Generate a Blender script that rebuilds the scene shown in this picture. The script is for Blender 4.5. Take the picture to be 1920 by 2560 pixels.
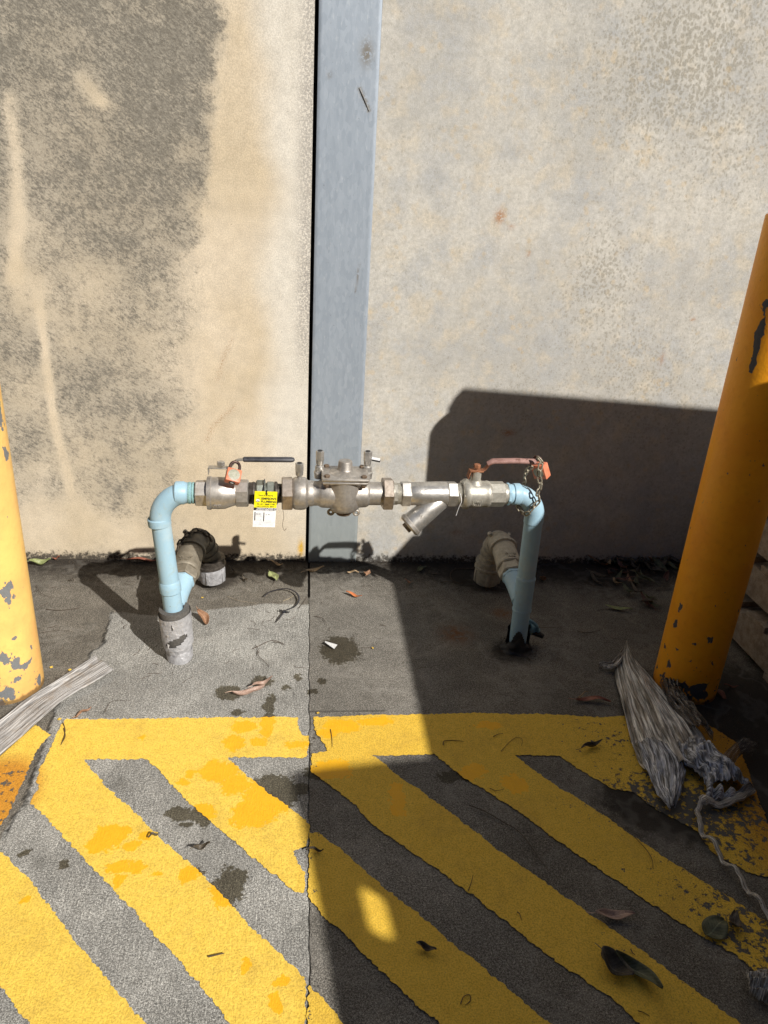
import bpy, bmesh, math, random
import numpy as np
from mathutils import Vector, Matrix
from mathutils.geometry import tessellate_polygon

for o in list(bpy.data.objects): bpy.data.objects.remove(o)
SC = bpy.context.scene
COL = SC.collection
random.seed(7)
RNG = np.random.default_rng(11)

# ------------------------------------------------------------------ camera, sky, sun, exposure
cam_d = bpy.data.cameras.new("camera"); cam = bpy.data.objects.new("camera", cam_d); COL.objects.link(cam)
cam_d.sensor_fit = 'VERTICAL'; cam_d.sensor_height = 36.0; cam_d.lens = 36.0 * 1850 / 2560
cam_d.clip_start = 0.02; cam_d.clip_end = 500
Rm = Matrix(((0.994028, -0.015597, -0.108001), (-0.092746, 0.400729, -0.91149), (0.057495, 0.916064, 0.396889)))
cam.matrix_world = Matrix.Translation((0, -2.31488, 1.2)) @ Rm.to_4x4()
SC.camera = cam
EL, AZ = math.radians(37.3), math.radians(36.5)
SUN = Vector((math.sin(AZ) * math.cos(EL), -math.cos(AZ) * math.cos(EL), math.sin(EL)))
w = bpy.data.worlds.new("World"); SC.world = w; w.use_nodes = True
nt = w.node_tree; nt.nodes.clear()
sky = nt.nodes.new('ShaderNodeTexSky'); sky.sky_type = 'NISHITA'; sky.sun_disc = False
sky.sun_elevation = EL; sky.sun_rotation = math.pi - AZ; sky.air_density = 0.7; sky.dust_density = 0.6
bg = nt.nodes.new('ShaderNodeBackground'); bg.inputs['Strength'].default_value = 0.05
wo = nt.nodes.new('ShaderNodeOutputWorld')
nt.links.new(sky.outputs[0], bg.inputs[0]); nt.links.new(bg.outputs[0], wo.inputs[0])
sd = bpy.data.lights.new("sun", 'SUN'); sd.energy = 5.0; sd.angle = math.radians(0.55); sd.color = (1.0, 0.955, 0.89)
so = bpy.data.objects.new("sun", sd); COL.objects.link(so)
so.rotation_euler = SUN.to_track_quat('Z', 'Y').to_euler(); so.location = (3, -4, 4)
SC.view_settings.view_transform = 'Standard'; SC.view_settings.look = 'None'
SC.view_settings.exposure = 0.28; SC.view_settings.gamma = 1.0

# ------------------------------------------------------------------ material builder
class N:
    def __init__(s, name, tree=None):
        if tree is None:
            s.m = bpy.data.materials.new(name); s.m.use_nodes = True; s.t = s.m.node_tree; s.t.nodes.clear()
            s.out = s.t.nodes.new('ShaderNodeOutputMaterial'); s.b = s.t.nodes.new('ShaderNodeBsdfPrincipled')
            s.t.links.new(s.b.outputs[0], s.out.inputs[0])
        else: s.t = tree
    def n(s, ty, **kw):
        x = s.t.nodes.new('ShaderNode' + ty)
        for k, v in kw.items(): setattr(x, k, v)
        return x
    def set(s, sock, v):
        if isinstance(v, bpy.types.NodeSocket): s.t.links.new(v, sock)
        elif isinstance(v, (tuple, list)) and len(v) == 3 and sock.type == 'RGBA': sock.default_value = (*v, 1)
        else: sock.default_value = v
    def pos(s): return s.n('NewGeometry').outputs['Position']
    def obj(s): return s.n('TexCoord').outputs['Object']
    def noise(s, scale, detail=4, rough=.55, vec=None, dist=0, out=0):
        x = s.n('TexNoise'); x.inputs['Scale'].default_value = scale; x.inputs['Detail'].default_value = detail
        x.inputs['Roughness'].default_value = rough; x.inputs['Distortion'].default_value = dist
        s.set(x.inputs['Vector'], vec if vec is not None else s.pos()); return x.outputs[out]
    def vor(s, scale, vec=None, out='Distance', feature='F1'):
        x = s.n('TexVoronoi', feature=feature); x.inputs['Scale'].default_value = scale
        s.set(x.inputs['Vector'], vec if vec is not None else s.pos()); return x.outputs[out]
    def attr(s, name): return s.n('Attribute', attribute_name=name).outputs['Fac']
    def math(s, op, a, b=0.0, c=None):
        x = s.n('Math', operation=op); s.set(x.inputs[0], a); s.set(x.inputs[1], b)
        if c is not None: s.set(x.inputs[2], c)
        return x.outputs[0]
    def vm(s, op, a, b=(0, 0, 0)):
        x = s.n('VectorMath', operation=op); s.set(x.inputs[0], a)
        if op != 'LENGTH': s.set(x.inputs[1], b)
        return x.outputs['Value' if op == 'LENGTH' else 'Vector']
    def step(s, v, lo, hi, a=0.0, b=1.0, smooth=True):
        x = s.n('MapRange', interpolation_type='SMOOTHSTEP' if smooth else 'LINEAR')
        for i, q in enumerate((v, lo, hi, a, b)): s.set(x.inputs[i], q)
        return x.outputs[0]
    def mix(s, f, a, b, mode='MIX'):
        x = s.n('Mix', data_type='RGBA', blend_type=mode)
        s.set(x.inputs['Factor'], f); s.set(x.inputs[6], a); s.set(x.inputs[7], b); return x.outputs[2]
    def xyz(s, v):
        x = s.n('SeparateXYZ'); s.set(x.inputs[0], v); return x.outputs
    def vec(s, a, b, c):
        x = s.n('CombineXYZ'); s.set(x.inputs[0], a); s.set(x.inputs[1], b); s.set(x.inputs[2], c); return x.outputs[0]
    def bump(s, h, strength=.5, dist=.002, normal=None):
        x = s.n('Bump'); x.inputs['Strength'].default_value = strength; x.inputs['Distance'].default_value = dist
        s.set(x.inputs['Height'], h)
        if normal is not None: s.set(x.inputs['Normal'], normal)
        return x.outputs[0]
    def fin(s, col, rough=.7, metal=0.0, bump=None, **kw):
        s.set(s.b.inputs['Base Color'], col); s.set(s.b.inputs['Roughness'], rough); s.set(s.b.inputs['Metallic'], metal)
        if bump is not None: s.set(s.b.inputs['Normal'], bump)
        for k, v in kw.items(): s.set(s.b.inputs[k.replace('_', ' ')], v)
        return s.m

# wet / oily splashes, shared by bare concrete and paint: (x, y), rx, ry
WET = []
def wet(p, rx, ry, k=1.0): WET.append((p, rx, ry, k))
for p, rx, ry in (
    ((-0.1272,-1.3101), .034, .042), ((-0.0572,-1.0841), .060, .055), ((-0.0941,-1.1431), .050, .042), ((-0.1359,-1.0605), .03, .03),
    ((-0.1793,-1.0156), .045, .035), ((-0.1331,-0.8637), .030, .026), ((-0.1531,-0.9267), .022, .030), ((-0.0811,-0.8693), .018, .045),
    ((-0.0975,-0.9281), .02, .02), ((-0.3626,-0.9031), .010, .009), ((-0.3727,-1.1912), .040, .032), ((-0.3929,-1.2108), .022, .020),
    ((-0.3218,-1.2137), .012, .012), ((-0.3034,-1.1910), .012, .014), ((-0.3378,-1.2635), .02, .012), ((-0.3060,-1.2676), .015, .012),
    ((-0.2638,-1.2803), .015, .010), ((-0.3273,-1.2907), .014, .016), ((-0.2040,-1.2802), .024, .022), ((0.1020,-0.8736), .045, .028),
    ((0.0606,-0.8944), .03, .02), ((0.1858,-0.8577), .045, .015), ((-0.0023,-0.9307), .03, .015), ((-0.1975,-1.1393), .028, .03), ((-0.4831,-1.3242), .008, .006),
    ((-0.4347,-1.2539), .012, .010), ((-0.5213,-1.2159), .014, .008), ((-0.0251,-1.4992), .011, .012), ((-0.0295,-1.5363), .013, .018),
    ((-0.0834,-1.4671), .007, .012), ((-0.2463,-1.1374), .03, .02), ((-0.2318,-1.1695), .016, .01), ((-0.2510,-1.0424), .01, .012), ((-0.2334,-1.0213), .012, .012),
    ((0.1078,-0.5437), .060, .070), ((-0.1834,-0.7363), .032, .035), ((-0.1007,-0.6869), .030, .028), ((-0.1559,-0.8086), .020, .016),
    ((-0.0774,-0.7820), .015, .040), ((-0.0095,-0.6671), .012, .014), ((-0.0371,-0.7116), .012, .012), ((0.0543,-0.6892), .012, .012),
    ((0.0318,-0.7330), .012, .012), ((-0.0782,-0.8268), .016, .010), ((0.3589,-1.0473), .05, .018), ((0.4635,-0.8795), .035, .015), ((0.3979,-1.0304), .03, .02), ((0.2113,-1.1114), .018, .05), ((0.4804,-1.0779), .03, .03), ((0.0641,-1.0201), .06, .03), ((0.0001,-1.0763), .02, .02)):
    WET.append((p, rx, ry))
grp = bpy.data.node_groups.new('wet_mask', 'ShaderNodeTree')
grp.interface.new_socket('Wet', in_out='OUTPUT', socket_type='NodeSocketFloat')
G_ = N('', grp); go = grp.nodes.new('NodeGroupOutput')
P_ = G_.pos(); nz = G_.noise(26, 5, .6, P_, out=1)
Q_ = G_.vm('ADD', P_, G_.vm('SCALE', G_.vm('SUBTRACT', nz, (.5, .5, .5))))
for l in Q_.node.inputs[1].links: l.from_node.inputs['Scale'].default_value = 0.055
Q_ = G_.vm('MULTIPLY', Q_, (1, 1, 0))
acc = None
for p, rx, ry in WET:
    d = G_.vm('LENGTH', G_.vm('MULTIPLY', G_.vm('SUBTRACT', Q_, (p[0], p[1], 0)), (1 / rx, 1 / ry, 0)))
    acc = d if acc is None else G_.math('MINIMUM', acc, d)
fine = G_.noise(120, 3, .6, P_)
acc = G_.math('ADD', acc, G_.math('MULTIPLY', G_.math('SUBTRACT', fine, .5), 1.1))
grp.links.new(G_.step(acc, .88, 1.04, 1.0, 0.0), go.inputs[0])
def wetfac(s):
    g = s.n('Group'); g.node_tree = grp; return g.outputs[0]

# ---- ground concrete
def mat_ground():
    s = N('concrete_floor'); p = s.pos()
    old, dirt, crack, right = s.attr('old'), s.attr('dirt'), s.attr('crack'), s.attr('rightslab')
    n1 = s.noise(5, 5, .6, p); n2 = s.noise(60, 5, .65, p); n3 = s.noise(380, 4, .7, p); n4 = s.noise(900, 2, .6, p)
    brush = s.noise(1, 4, .6, s.vm('MULTIPLY', p, (420, 22, 1)))
    light = s.mix(n2, (.30, .292, .268), (.50, .488, .45))
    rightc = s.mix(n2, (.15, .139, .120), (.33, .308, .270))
    old_shadec = s.mix(n2, (.125, .111, .090), (.29, .263, .220))
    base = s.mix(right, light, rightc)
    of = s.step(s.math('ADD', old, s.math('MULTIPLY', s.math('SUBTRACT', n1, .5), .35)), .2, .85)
    base = s.mix(of, base, old_shadec)
    sp = s.step(n3, .34, .68, .42, 1.35)
    base = s.mix(1.0, base, sp, 'MULTIPLY'); base = s.mix(1.0, base, s.step(n4, .40, .60, .52, 1.38), 'MULTIPLY'); base = s.mix(1.0, base, s.step(s.noise(230, 3, .7, s.vm('ADD', p, (9, 2, 0))), .38, .62, .68, 1.26), 'MULTIPLY')
    base = s.mix(s.math('MULTIPLY', s.math('SUBTRACT', 1.0, right), .55), base, s.mix(1.0, base, s.step(brush, .35, .65, .66, 1.22), 'MULTIPLY'))
    # blotches
    bl = s.step(s.noise(14, 4, .6, p), .55, .72); base = s.mix(s.math('MULTIPLY', bl, .32), base, (.07, .065, .052))
    # pale aggregate specks
    v = s.vor(150, p); vs = s.step(v, .10, .16, 1.0, 0.0); pick = s.step(s.noise(37, 2, .5, p), .60, .64)
    base = s.mix(s.math('MULTIPLY', s.math('MULTIPLY', vs, pick), .6), base, (.55, .5, .43))
    v2 = s.vor(260, s.vm('ADD', p, (3, 7, 1))); vs2 = s.step(v2, .12, .2, 1.0, 0.0)
    base = s.mix(s.math('MULTIPLY', vs2, .5), base, (.05, .047, .04))
    df = s.step(s.math('ADD', dirt, s.math('MULTIPLY', s.math('SUBTRACT', s.noise(45, 5, .7, p), .5), .9)), .35, .9)
    base = s.mix(s.math('MULTIPLY', df, .92), base, s.mix(n3, (.014, .012, .010), (.055, .045, .036)))
    tide = s.step(s.math('ABSOLUTE', s.math('SUBTRACT', s.noise(3.2, 4, .6, s.vm('ADD', p, (8, 3, 0))), .5)),   .0, .03, .10, 0); base = s.mix(tide, base, (.46, .44, .40)); cl_ = s.step(s.noise(5, 5, .65, s.vm('ADD', p, (1, 5, 0))), .40, .68, .80, 1.10); base = s.mix(1.0, base, cl_, 'MULTIPLY')
    rust = s.attr('rust'); base = s.mix(s.math('MULTIPLY', rust, s.step(n2, .3, .6)), base, (.16, .065, .02))
    wf = wetfac(s); wetc = s.mix(1.0, base, (.30, .27, .20), 'MULTIPLY'); base = s.mix(s.math('MULTIPLY', wf, .95), base, wetc)
    base = s.mix(crack, base, (.010, .009, .008))
    h = s.math('ADD', s.math('MULTIPLY', n3, .8), s.math('MULTIPLY', brush, .5)); h = s.math('ADD', h, s.math('MULTIPLY', n2, .8))
    return s.fin(base, s.step(wf, 0, 1, .92, .55), 0, s.bump(h, .75, .0022), Specular_IOR_Level=.25)

def mat_paint():
    s = N('yellow_line_paint'); p = s.pos(); x, y, z = s.xyz(p)
    n2 = s.noise(45, 5, .6, p); n3 = s.noise(330, 4, .7, p); nb = s.noise(900, 2, .6, p)
    brush = s.noise(1, 4, .6, s.vm('MULTIPLY', p, (380, 24, 1)))
    col = s.mix(n2, (.78, .51, .065), (.90, .63, .115))
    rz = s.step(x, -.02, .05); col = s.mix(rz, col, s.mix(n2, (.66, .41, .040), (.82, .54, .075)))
    faded = s.step(s.vm('LENGTH', s.vm('MULTIPLY', s.vm('SUBTRACT', p, (*(-0.6295,-1.0714), 0)), (1 / .1, 1 / .13, 0))), .6, 1.1, 1.0, 0.0)
    col = s.mix(faded, col, (.60, .27, .03))
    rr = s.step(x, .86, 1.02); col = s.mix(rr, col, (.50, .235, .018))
    spk = s.step(n3, .34, .60, .70, 1.08); col = s.mix(1.0, col, spk, 'MULTIPLY')
    grime = s.step(s.noise(9, 6, .72, p), .48, .72, 0, .30); col = s.mix(grime, col, (.33, .20, .05))
    wf = wetfac(s); wcol = s.mix(n2, (.82, .395, .002), (.90, .47, .004)); col = s.mix(s.math('MULTIPLY', wf, .82), col, wcol)
    # chips down to the concrete
    cn = s.noise(62, 6, .72, p); cn2 = s.noise(210, 4, .7, p)
    cz = s.math('ADD', s.step(x, .10, 1.1, .015, .10), s.math('MULTIPLY', faded, .13))
    b1 = s.step(s.vm('LENGTH', s.vm('MULTIPLY', s.vm('SUBTRACT', p, (*(0.7934,-1.1218), 0)), (1 / .24, 1 / .11, 0))), .1, 1.3, .15, 0.0)
    b2 = s.step(s.vm('LENGTH', s.vm('MULTIPLY', s.vm('SUBTRACT', p, (*(0.8366,-1.4425), 0)), (1 / .20, 1 / .20, 0))), .1, 1.3, .12, 0.0)
    b5 = s.step(s.vm('LENGTH', s.vm('MULTIPLY', s.vm('SUBTRACT', p, (*(0.7424,-0.9265), 0)), (1 / .16, 1 / .07, 0))), .1, 1.3, .07, 0.0)
    b3 = s.step(s.math('ABSOLUTE', s.math('SUBTRACT', x, .024)), .0, .045, .10, 0.0)
    b4 = s.step(s.vm('LENGTH', s.vm('MULTIPLY', s.vm('SUBTRACT', p, (*(0.8912,-1.1997), 0)), (1 / .22, 1 / .10, 0))), .1, 1.3, .12, 0.0)
    cz = s.math('ADD', s.math('ADD', cz, b1), s.math('ADD', s.math('ADD', b2, b5), s.math('ADD', b3, b4)))
    ch = s.step(s.math('ADD', cn, cz), .722, .736)
    pin = s.step(s.math('ADD', cn2, s.math('MULTIPLY', s.math('ADD', cz, s.step(x, .0, .4, 0, .06)), .45)), .720, .740)
    ch = s.math('MAXIMUM', ch, s.math('MULTIPLY', pin, .85))
    conc = s.mix(n3, (.05, .046, .040), (.16, .15, .13)); col = s.mix(ch, col, conc)
    h = s.math('ADD', s.math('MULTIPLY', n3, .9), s.math('MULTIPLY', brush, .55)); h = s.math('SUBTRACT', h, s.math('MULTIPLY', ch, .8))
    h = s.math('ADD', h, s.math('MULTIPLY', n2, .7))
    return s.fin(col, s.step(wf, 0, 1, .72, .42), 0, s.bump(h, .75, .0022), Specular_IOR_Level=.3)

def mat_wall(left):
    s = N('precast_concrete_stained' if left else 'precast_concrete_speckled'); p = s.pos(); x, y, z = s.xyz(p)
    n1 = s.noise(2.2, 4, .55, p); n2 = s.noise(26, 5, .6, p); n3 = s.noise(300, 4, .65, p); n0 = s.noise(7, 4, .6, p)
    if left:
        base = s.mix(s.step(n1, .38, .64), (.57, .475, .335), (.64, .55, .42))
        base = s.mix(s.attr('pale'), base, (.66, .62, .54))
        base = s.mix(s.step(n0, .45, .75, 0, .25), base, (.45, .40, .32))
        m = s.attr('mould')
        pr = s.vec(s.math('ADD', s.math('MULTIPLY', x, .82), s.math('MULTIPLY', z, -.57)), 0.0, s.math('ADD', s.math('MULTIPLY', x, .57), s.math('MULTIPLY', z, .82))); nf = s.noise(1, 7, .72, s.vm('MULTIPLY', pr, (62, 1, 135)), .5); ng = s.noise(24, 6, .7, p); nk = s.noise(9, 5, .65, p)
        nv = s.noise(1, 5, .75, s.vm('MULTIPLY', pr, (150, 1, 260)), .8)
        g = s.math('ADD', s.math('MULTIPLY', s.math('SUBTRACT', nf, .5), 2.6), s.math('MULTIPLY', s.math('SUBTRACT', nv, .5), 2.0))
        g = s.math('ADD', g, s.math('ADD', s.math('MULTIPLY', s.math('SUBTRACT', ng, .5), 2.0), s.math('MULTIPLY', s.math('SUBTRACT', nk, .5), 1.8)))
        base = s.mix(s.step(m, .0, .8, 0, .55), base, (.39, .355, .29))
        mf = s.step(s.math('ADD', g, s.math('MULTIPLY', s.math('SUBTRACT', m, .58), 1.8)), -.55, .75)
        mf = s.math('MAXIMUM', mf, s.step(m, .3, 1.0, 0, .60))
        mcol = s.mix(s.step(s.math('ADD', nf, s.math('MULTIPLY', s.math('SUBTRACT', nv, .5), .8)), .36, .64), (.300, .278, .232), (.112, .104, .088)); mcol = s.mix(s.step(ng, .35, .65), mcol, s.mix(.55, mcol, (.135, .125, .105)))
        base = s.mix(s.math('MULTIPLY', mf, .86), base, mcol)
        base = s.mix(s.math('MULTIPLY', s.math('MULTIPLY', s.attr('edge'), s.step(s.noise(170, 5, .75, p), .42, .54)), .9), base, (.20, .185, .18))
        base = s.mix(s.math('MULTIPLY', s.attr('trail'), s.step(s.noise(260, 4, .8, p), .50, .60)), base, (.34, .20, .11))
        yp = s.attr('yellow'); base = s.mix(s.math('MULTIPLY', yp, s.step(s.noise(80, 4, .7, p), .25, .55)), base, (.66, .40, .06))
    else:
        base = s.mix(s.step(n1, .36, .62), (.45, .435, .40), (.57, .545, .49))
        base = s.mix(s.step(n0, .42, .70, 0, .8), base, (.42, .425, .425))
        base = s.mix(s.step(s.noise(13, 4, .6, s.vm('ADD', p, (4, 0, 9))), .48, .68, 0, .6), base, (.58, .505, .385))
        dn = s.vm('ADD', p, s.vm('MULTIPLY', s.vm('SUBTRACT', s.noise(60, 3, .6, p, out=1), (.5, .5, .5)), (.02, .02, .02)))
        dv = s.vor(112, s.vm('MULTIPLY', dn, (1, 0, .8)))
        dens = s.attr('speck'); sp = s.step(dv, s.math('ADD', .10, s.math('MULTIPLY', dens, .22)), s.math('ADD', .36, s.math('MULTIPLY', dens, .26)), 1.0, 0.0)
        pick = s.step(s.math('ADD', s.noise(30, 3, .6, p), s.math('MULTIPLY', dens, .30)), .46, .72)
        base = s.mix(s.math('MULTIPLY', s.math('MULTIPLY', sp, pick), s.math('ADD', .42, s.math('MULTIPLY', dens, .22))), base, (.275, .255, .205))
        base = s.mix(s.math('MULTIPLY', s.step(s.noise(75, 5, .75, p), .42, .62), .42), base, (.35, .335, .29))
        ov = s.step(s.vor(38, s.vm('ADD', dn, (5, 0, 2))), .2, .45, 1.0, 0.0)
        base = s.mix(s.math('MULTIPLY', s.math('MULTIPLY', ov, s.step(s.noise(10, 3, .5, p), .5, .62)), .30), base, (.55, .40, .20))
        base = s.mix(s.math('MULTIPLY', s.attr('rust'), s.step(s.noise(140, 4, .7, p), .38, .50)), base, (.36, .17, .07))
    base = s.mix(1.0, base, s.step(n3, .3, .7, .82, 1.10), 'MULTIPLY')
    base = s.mix(1.0, base, s.step(n2, .3, .7, .93, 1.05), 'MULTIPLY')
    # splash dirt at the foot
    df = s.math('ADD', s.step(z, 0, .085, .62, 0), s.math('MULTIPLY', s.math('SUBTRACT', s.noise(70, 6, .75, p), .5), .95))
    base = s.mix(s.math('MULTIPLY', s.step(df, .42, .62), .92), base, (.035, .030, .025))
    pin = s.step(s.vor(42, s.vm('ADD', p, (1, 0, 5))), .035, .055, 1.0, 0.0)
    base = s.mix(s.math('MULTIPLY', s.math('MULTIPLY', pin, s.step(s.noise(6, 3, .5, p), .5, .6)), .8), base, (.07, .055, .04))
    h = s.math('ADD', s.math('MULTIPLY', n3, .6), s.math('MULTIPLY', n2, .7))
    return s.fin(base, .88, 0, s.bump(h, .42, .0018), Specular_IOR_Level=.2)

def mat_galv():
    s = N('galvanised_steel'); p = s.pos()
    st = s.noise(1, 4, .6, s.vm('MULTIPLY', p, (60, 1, 5))); v = s.noise(1, 3, .6, s.vm('MULTIPLY', p, (110, 1, 38)))
    sp = s.vor(85, s.vm('MULTIPLY', p, (1.4, 0, .55)), 'Color')
    spx = s.xyz(sp)[0]
    col = s.mix(st, (.275, .325, .385), (.375, .425, .490)); col = s.mix(.22, col, s.mix(spx, (.24, .275, .31), (.47, .51, .55)))
    col = s.mix(s.step(v, .58, .72, 0, .28), col, (.58, .61, .63))
    z = s.xyz(p)[2]; col = s.mix(s.step(z, .55, .0, 0, .55), col, (.33, .35, .295))
    ru = s.attr('rust'); col = s.mix(s.math('MULTIPLY', ru, s.step(s.noise(110, 4, .7, p), .38, .5)), col, (.20, .185, .16))
    dk = s.step(s.noise(150, 3, .6, p), .68, .74); col = s.mix(s.math('MULTIPLY', dk, .35), col, (.14, .13, .12))
    return s.fin(col, .55, .35, s.bump(s.noise(80, 4, .6, p), .25, .001))

def mat_steel(name='cast_stainless', tint=(.475, .445, .405), dark=(.20, .17, .14), rough=(.42, .58), metal=.72, amount=.55, sc=1.0):
    s = N(name); p = s.pos()
    n = s.noise(34 * sc, 6, .65, p); f = s.noise(420, 3, .6, p); m = s.noise(90, 4, .6, p)
    col = s.mix(s.step(n, .42, .72, 0, amount), tint, dark); col = s.mix(1.0, col, s.step(m, .3, .7, .84, 1.12), 'MULTIPLY')
    return s.fin(col, s.step(n, .35, .7, rough[0], rough[1]), metal, s.bump(s.math('ADD', f, m), .28, .0008))

def mat_plain(name, a, b, rough=.6, sc=60, metal=0.0, bump=.2, dist=.001, spec=.4, third=None):
    s = N(name); p = s.pos(); n = s.noise(sc, 5, .65, p); f = s.noise(sc * 6, 3, .6, p)
    col = s.mix(s.step(n, .32, .68), a, b); 
    if third: col = s.mix(s.step(s.noise(sc * .55, 6, .72, s.vm('ADD', p, (2, 3, 4))), .60, .66), col, third)
    col = s.mix(1.0, col, s.step(f, .3, .7, .86, 1.1), 'MULTIPLY')
    return s.fin(col, rough, metal, s.bump(s.math('ADD', n, f), bump, dist), Specular_IOR_Level=spec)

def mat_bollard(name, a, b, chipc=(.12, .125, .13)):
    s = N(name); p = s.pos(); n = s.noise(9, 4, .6, p); n2 = s.noise(70, 5, .6, p); f = s.noise(260, 4, .6, p)
    col = s.mix(s.step(n, .35, .65), a, b); col = s.mix(s.step(n2, .5, .75, 0, .25), col, tuple(c * .72 for c in b))
    z = s.xyz(p)[2]
    low = s.step(z, .0, .20, .135, 0.0); c1 = s.noise(38, 5, .62, s.vm('MULTIPLY', p, (1, 1, .7)))
    c2_ = s.noise(75, 3, .6, s.vm('MULTIPLY', p, (1, 1, .55)))
    ch = s.step(s.math('ADD', c1, s.math('ADD', low, s.math('ADD', s.attr('chip'), s.step(c2_, .70, .72, 0, .2)))), .690, .700)
    col = s.mix(ch, col, s.mix(f, chipc, tuple(c * 2 for c in chipc)))
    col = s.mix(s.step(s.math('ADD', z, s.math('MULTIPLY', n2, .03)), .022, .034, .8, 0), col, (.10, .06, .03))
    h = s.math('SUBTRACT', s.math('ADD', s.math('MULTIPLY', n2, 1.0), s.math('MULTIPLY', f, .25)), s.math('MULTIPLY', ch, .9))
    return s.fin(col, .50, 0, s.bump(h, .5, .0022), Specular_IOR_Level=.4)

def mat_bluepaint():
    s = N('pale_blue_paint'); p = s.pos(); n = s.noise(18, 4, .6, p); n2 = s.noise(140, 4, .6, p); d = s.noise(55, 5, .7, p)
    col = s.mix(n, (.27, .435, .545), (.355, .53, .64)); col = s.mix(s.step(d, .54, .70, 0, .55), col, (.33, .42, .42)); col = s.mix(s.step(s.noise(8, 5, .7, s.vm('ADD', p, (3, 1, 2))), .5, .75, 0, .5), col, (.50, .58, .58))
    col = s.mix(s.step(s.noise(95, 3, .6, p), .71, .74, 0, .55), col, (.16, .13, .09))
    return s.fin(col, .42, 0, s.bump(s.math('ADD', n2, s.math('MULTIPLY', d, 1.5)), .3, .0013), Specular_IOR_Level=.45)

def mat_fibre(name, a, b, c, sc=1.0, alpha=None, rough=.62):
    s = N(name); u = s.attr('su'); v = s.attr('sv')
    st = s.noise(1, 6, .7, s.vec(s.math('MULTIPLY', u, 42 * sc), s.math('MULTIPLY', v, 2.6), 0.0), .12)
    st2 = s.noise(1, 4, .6, s.vec(s.math('MULTIPLY', u, 130 * sc), s.math('MULTIPLY', v, 7), 3.0)); n = s.noise(30, 5, .6)
    col = s.mix(s.step(st, .42, .58), a, b); col = s.mix(s.step(n, .5, .7, 0, .5), col, c)
    col = s.mix(1.0, col, s.step(st2, .36, .62, .35, 1.2), 'MULTIPLY'); col = s.mix(s.step(s.noise(110, 3, .6), .69, .73, 0, .9), col, (.04, .03, .025))
    m = s.fin(col, rough, 0, s.bump(s.math('ADD', st, s.math('MULTIPLY', st2, .4)), .7, .004), Specular_IOR_Level=.35)
    if alpha: s.b.inputs['Alpha'].default_value = alpha
    return m

def mat_leaf(name, a, b, rib=True):
    s = N(name); u = s.attr('su'); v = s.attr('sv'); p = s.pos()
    n = s.noise(70, 5, .65, p); col = s.mix(s.step(n, .3, .7), a, b)
    side = s.math('SINE', s.math('ADD', s.math('MULTIPLY', v, 70.0), s.math('MULTIPLY', s.math('ABSOLUTE', u), -14.0)))
    col = s.mix(s.step(side, .7, 1.0, 0, .22), col, tuple(min(1, c * 1.6) for c in b))
    col = s.mix(s.step(s.math('ABSOLUTE', u), .03, .08, .5, 0), col, tuple(min(1, c * 1.9 + .03) for c in b))
    col = s.mix(s.step(s.noise(230, 3, .6, p), .6, .7, 0, .6), col, tuple(c * .35 for c in a))
    return s.fin(col, .5, 0, s.bump(s.math('ADD', n, s.math('MULTIPLY', side, .2)), .4, .0012), Specular_IOR_Level=.4)

M = {}
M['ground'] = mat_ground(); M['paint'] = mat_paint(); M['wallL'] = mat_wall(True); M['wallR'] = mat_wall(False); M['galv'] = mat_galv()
M['steel'] = mat_steel(); M['steelB'] = mat_steel('machined_stainless', (.56, .54, .505), (.27, .245, .21), (.34, .48), .8, .45)
M['nickel'] = mat_steel('dull_nickel_brass', (.50, .48, .42), (.27, .245, .20), (.36, .52), .55, .55)
M['nut'] = mat_steel('brown_stained_nut', (.40, .345, .29), (.17, .13, .10), (.34, .5), .8, .7)
M['green'] = mat_steel('verdigris_bronze', (.25, .27, .235), (.13, .125, .10), (.4, .6), .55, .7)
M['bronze'] = mat_steel('dusty_bronze', (.255, .225, .175), (.145, .12, .085), (.5, .7), .35, .6)
M['bronzep'] = mat_steel('dusty_pale_bronze', (.44, .40, .32), (.27, .235, .175), (.5, .7), .2, .5)
M['bronzed'] = mat_steel('shadowed_dark_bend', (.10, .09, .07), (.045, .04, .032), (.5, .7), .3, .6)  # left bend: its shadow and dark green rubber both put into this colour
M['darkm'] = mat_plain('dark_dirty_metal', (.045, .038, .032), (.11, .095, .08), .55, 90, .4)
M['bolt'] = mat_plain('rust_brown_bolt', (.13, .085, .055), (.24, .18, .13), .55, 150, .5)
M['blue'] = mat_bluepaint(); M['galvp'] = mat_plain('blocker_panel_grey', (.14, .15, .16), (.18, .19, .20), .6, 4); M['rubber'] = mat_plain('black_rubber', (.012, .012, .013), (.035, .034, .033), .6, 60)
M['rust'] = mat_plain('rusted_lever_steel', (.20, .075, .035), (.34, .15, .075), .8, 120, .1, .5)
M['grip'] = mat_plain('black_dipped_grip', (.028, .028, .034), (.060, .060, .068), .42, 60, 0, .1, .0008, .45, (.11, .11, .115))
M['pinkgrip'] = mat_plain('faded_red_grip', (.25, .135, .115), (.34, .20, .175), .65, 50, 0, .35, .001, .3, (.13, .06, .045))
M['lock'] = mat_plain('orange_padlock_paint', (.60, .175, .09), (.68, .235, .135), .42, 60, 0, .08)
M['sticker'] = mat_plain('grey_green_sticker', (.27, .27, .20), (.40, .39, .31), .45, 120)
M['shackle'] = mat_plain('brown_shackle_steel', (.05, .03, .028), (.12, .075, .06), .4, 80, .6)
M['chain'] = mat_plain('weathered_zinc_chain', (.26, .23, .17), (.42, .38, .30), .5, 160, .55, .3, .001, .4, (.22, .12, .05))
M['chaind'] = mat_plain('dark_rust_chain', (.035, .028, .022), (.10, .08, .06), .55, 160, .4)
M['foam'] = mat_plain('grey_foam_lagging', (.085, .080, .074), (.125, .118, .110), .95, 200, 0, .6)
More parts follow.
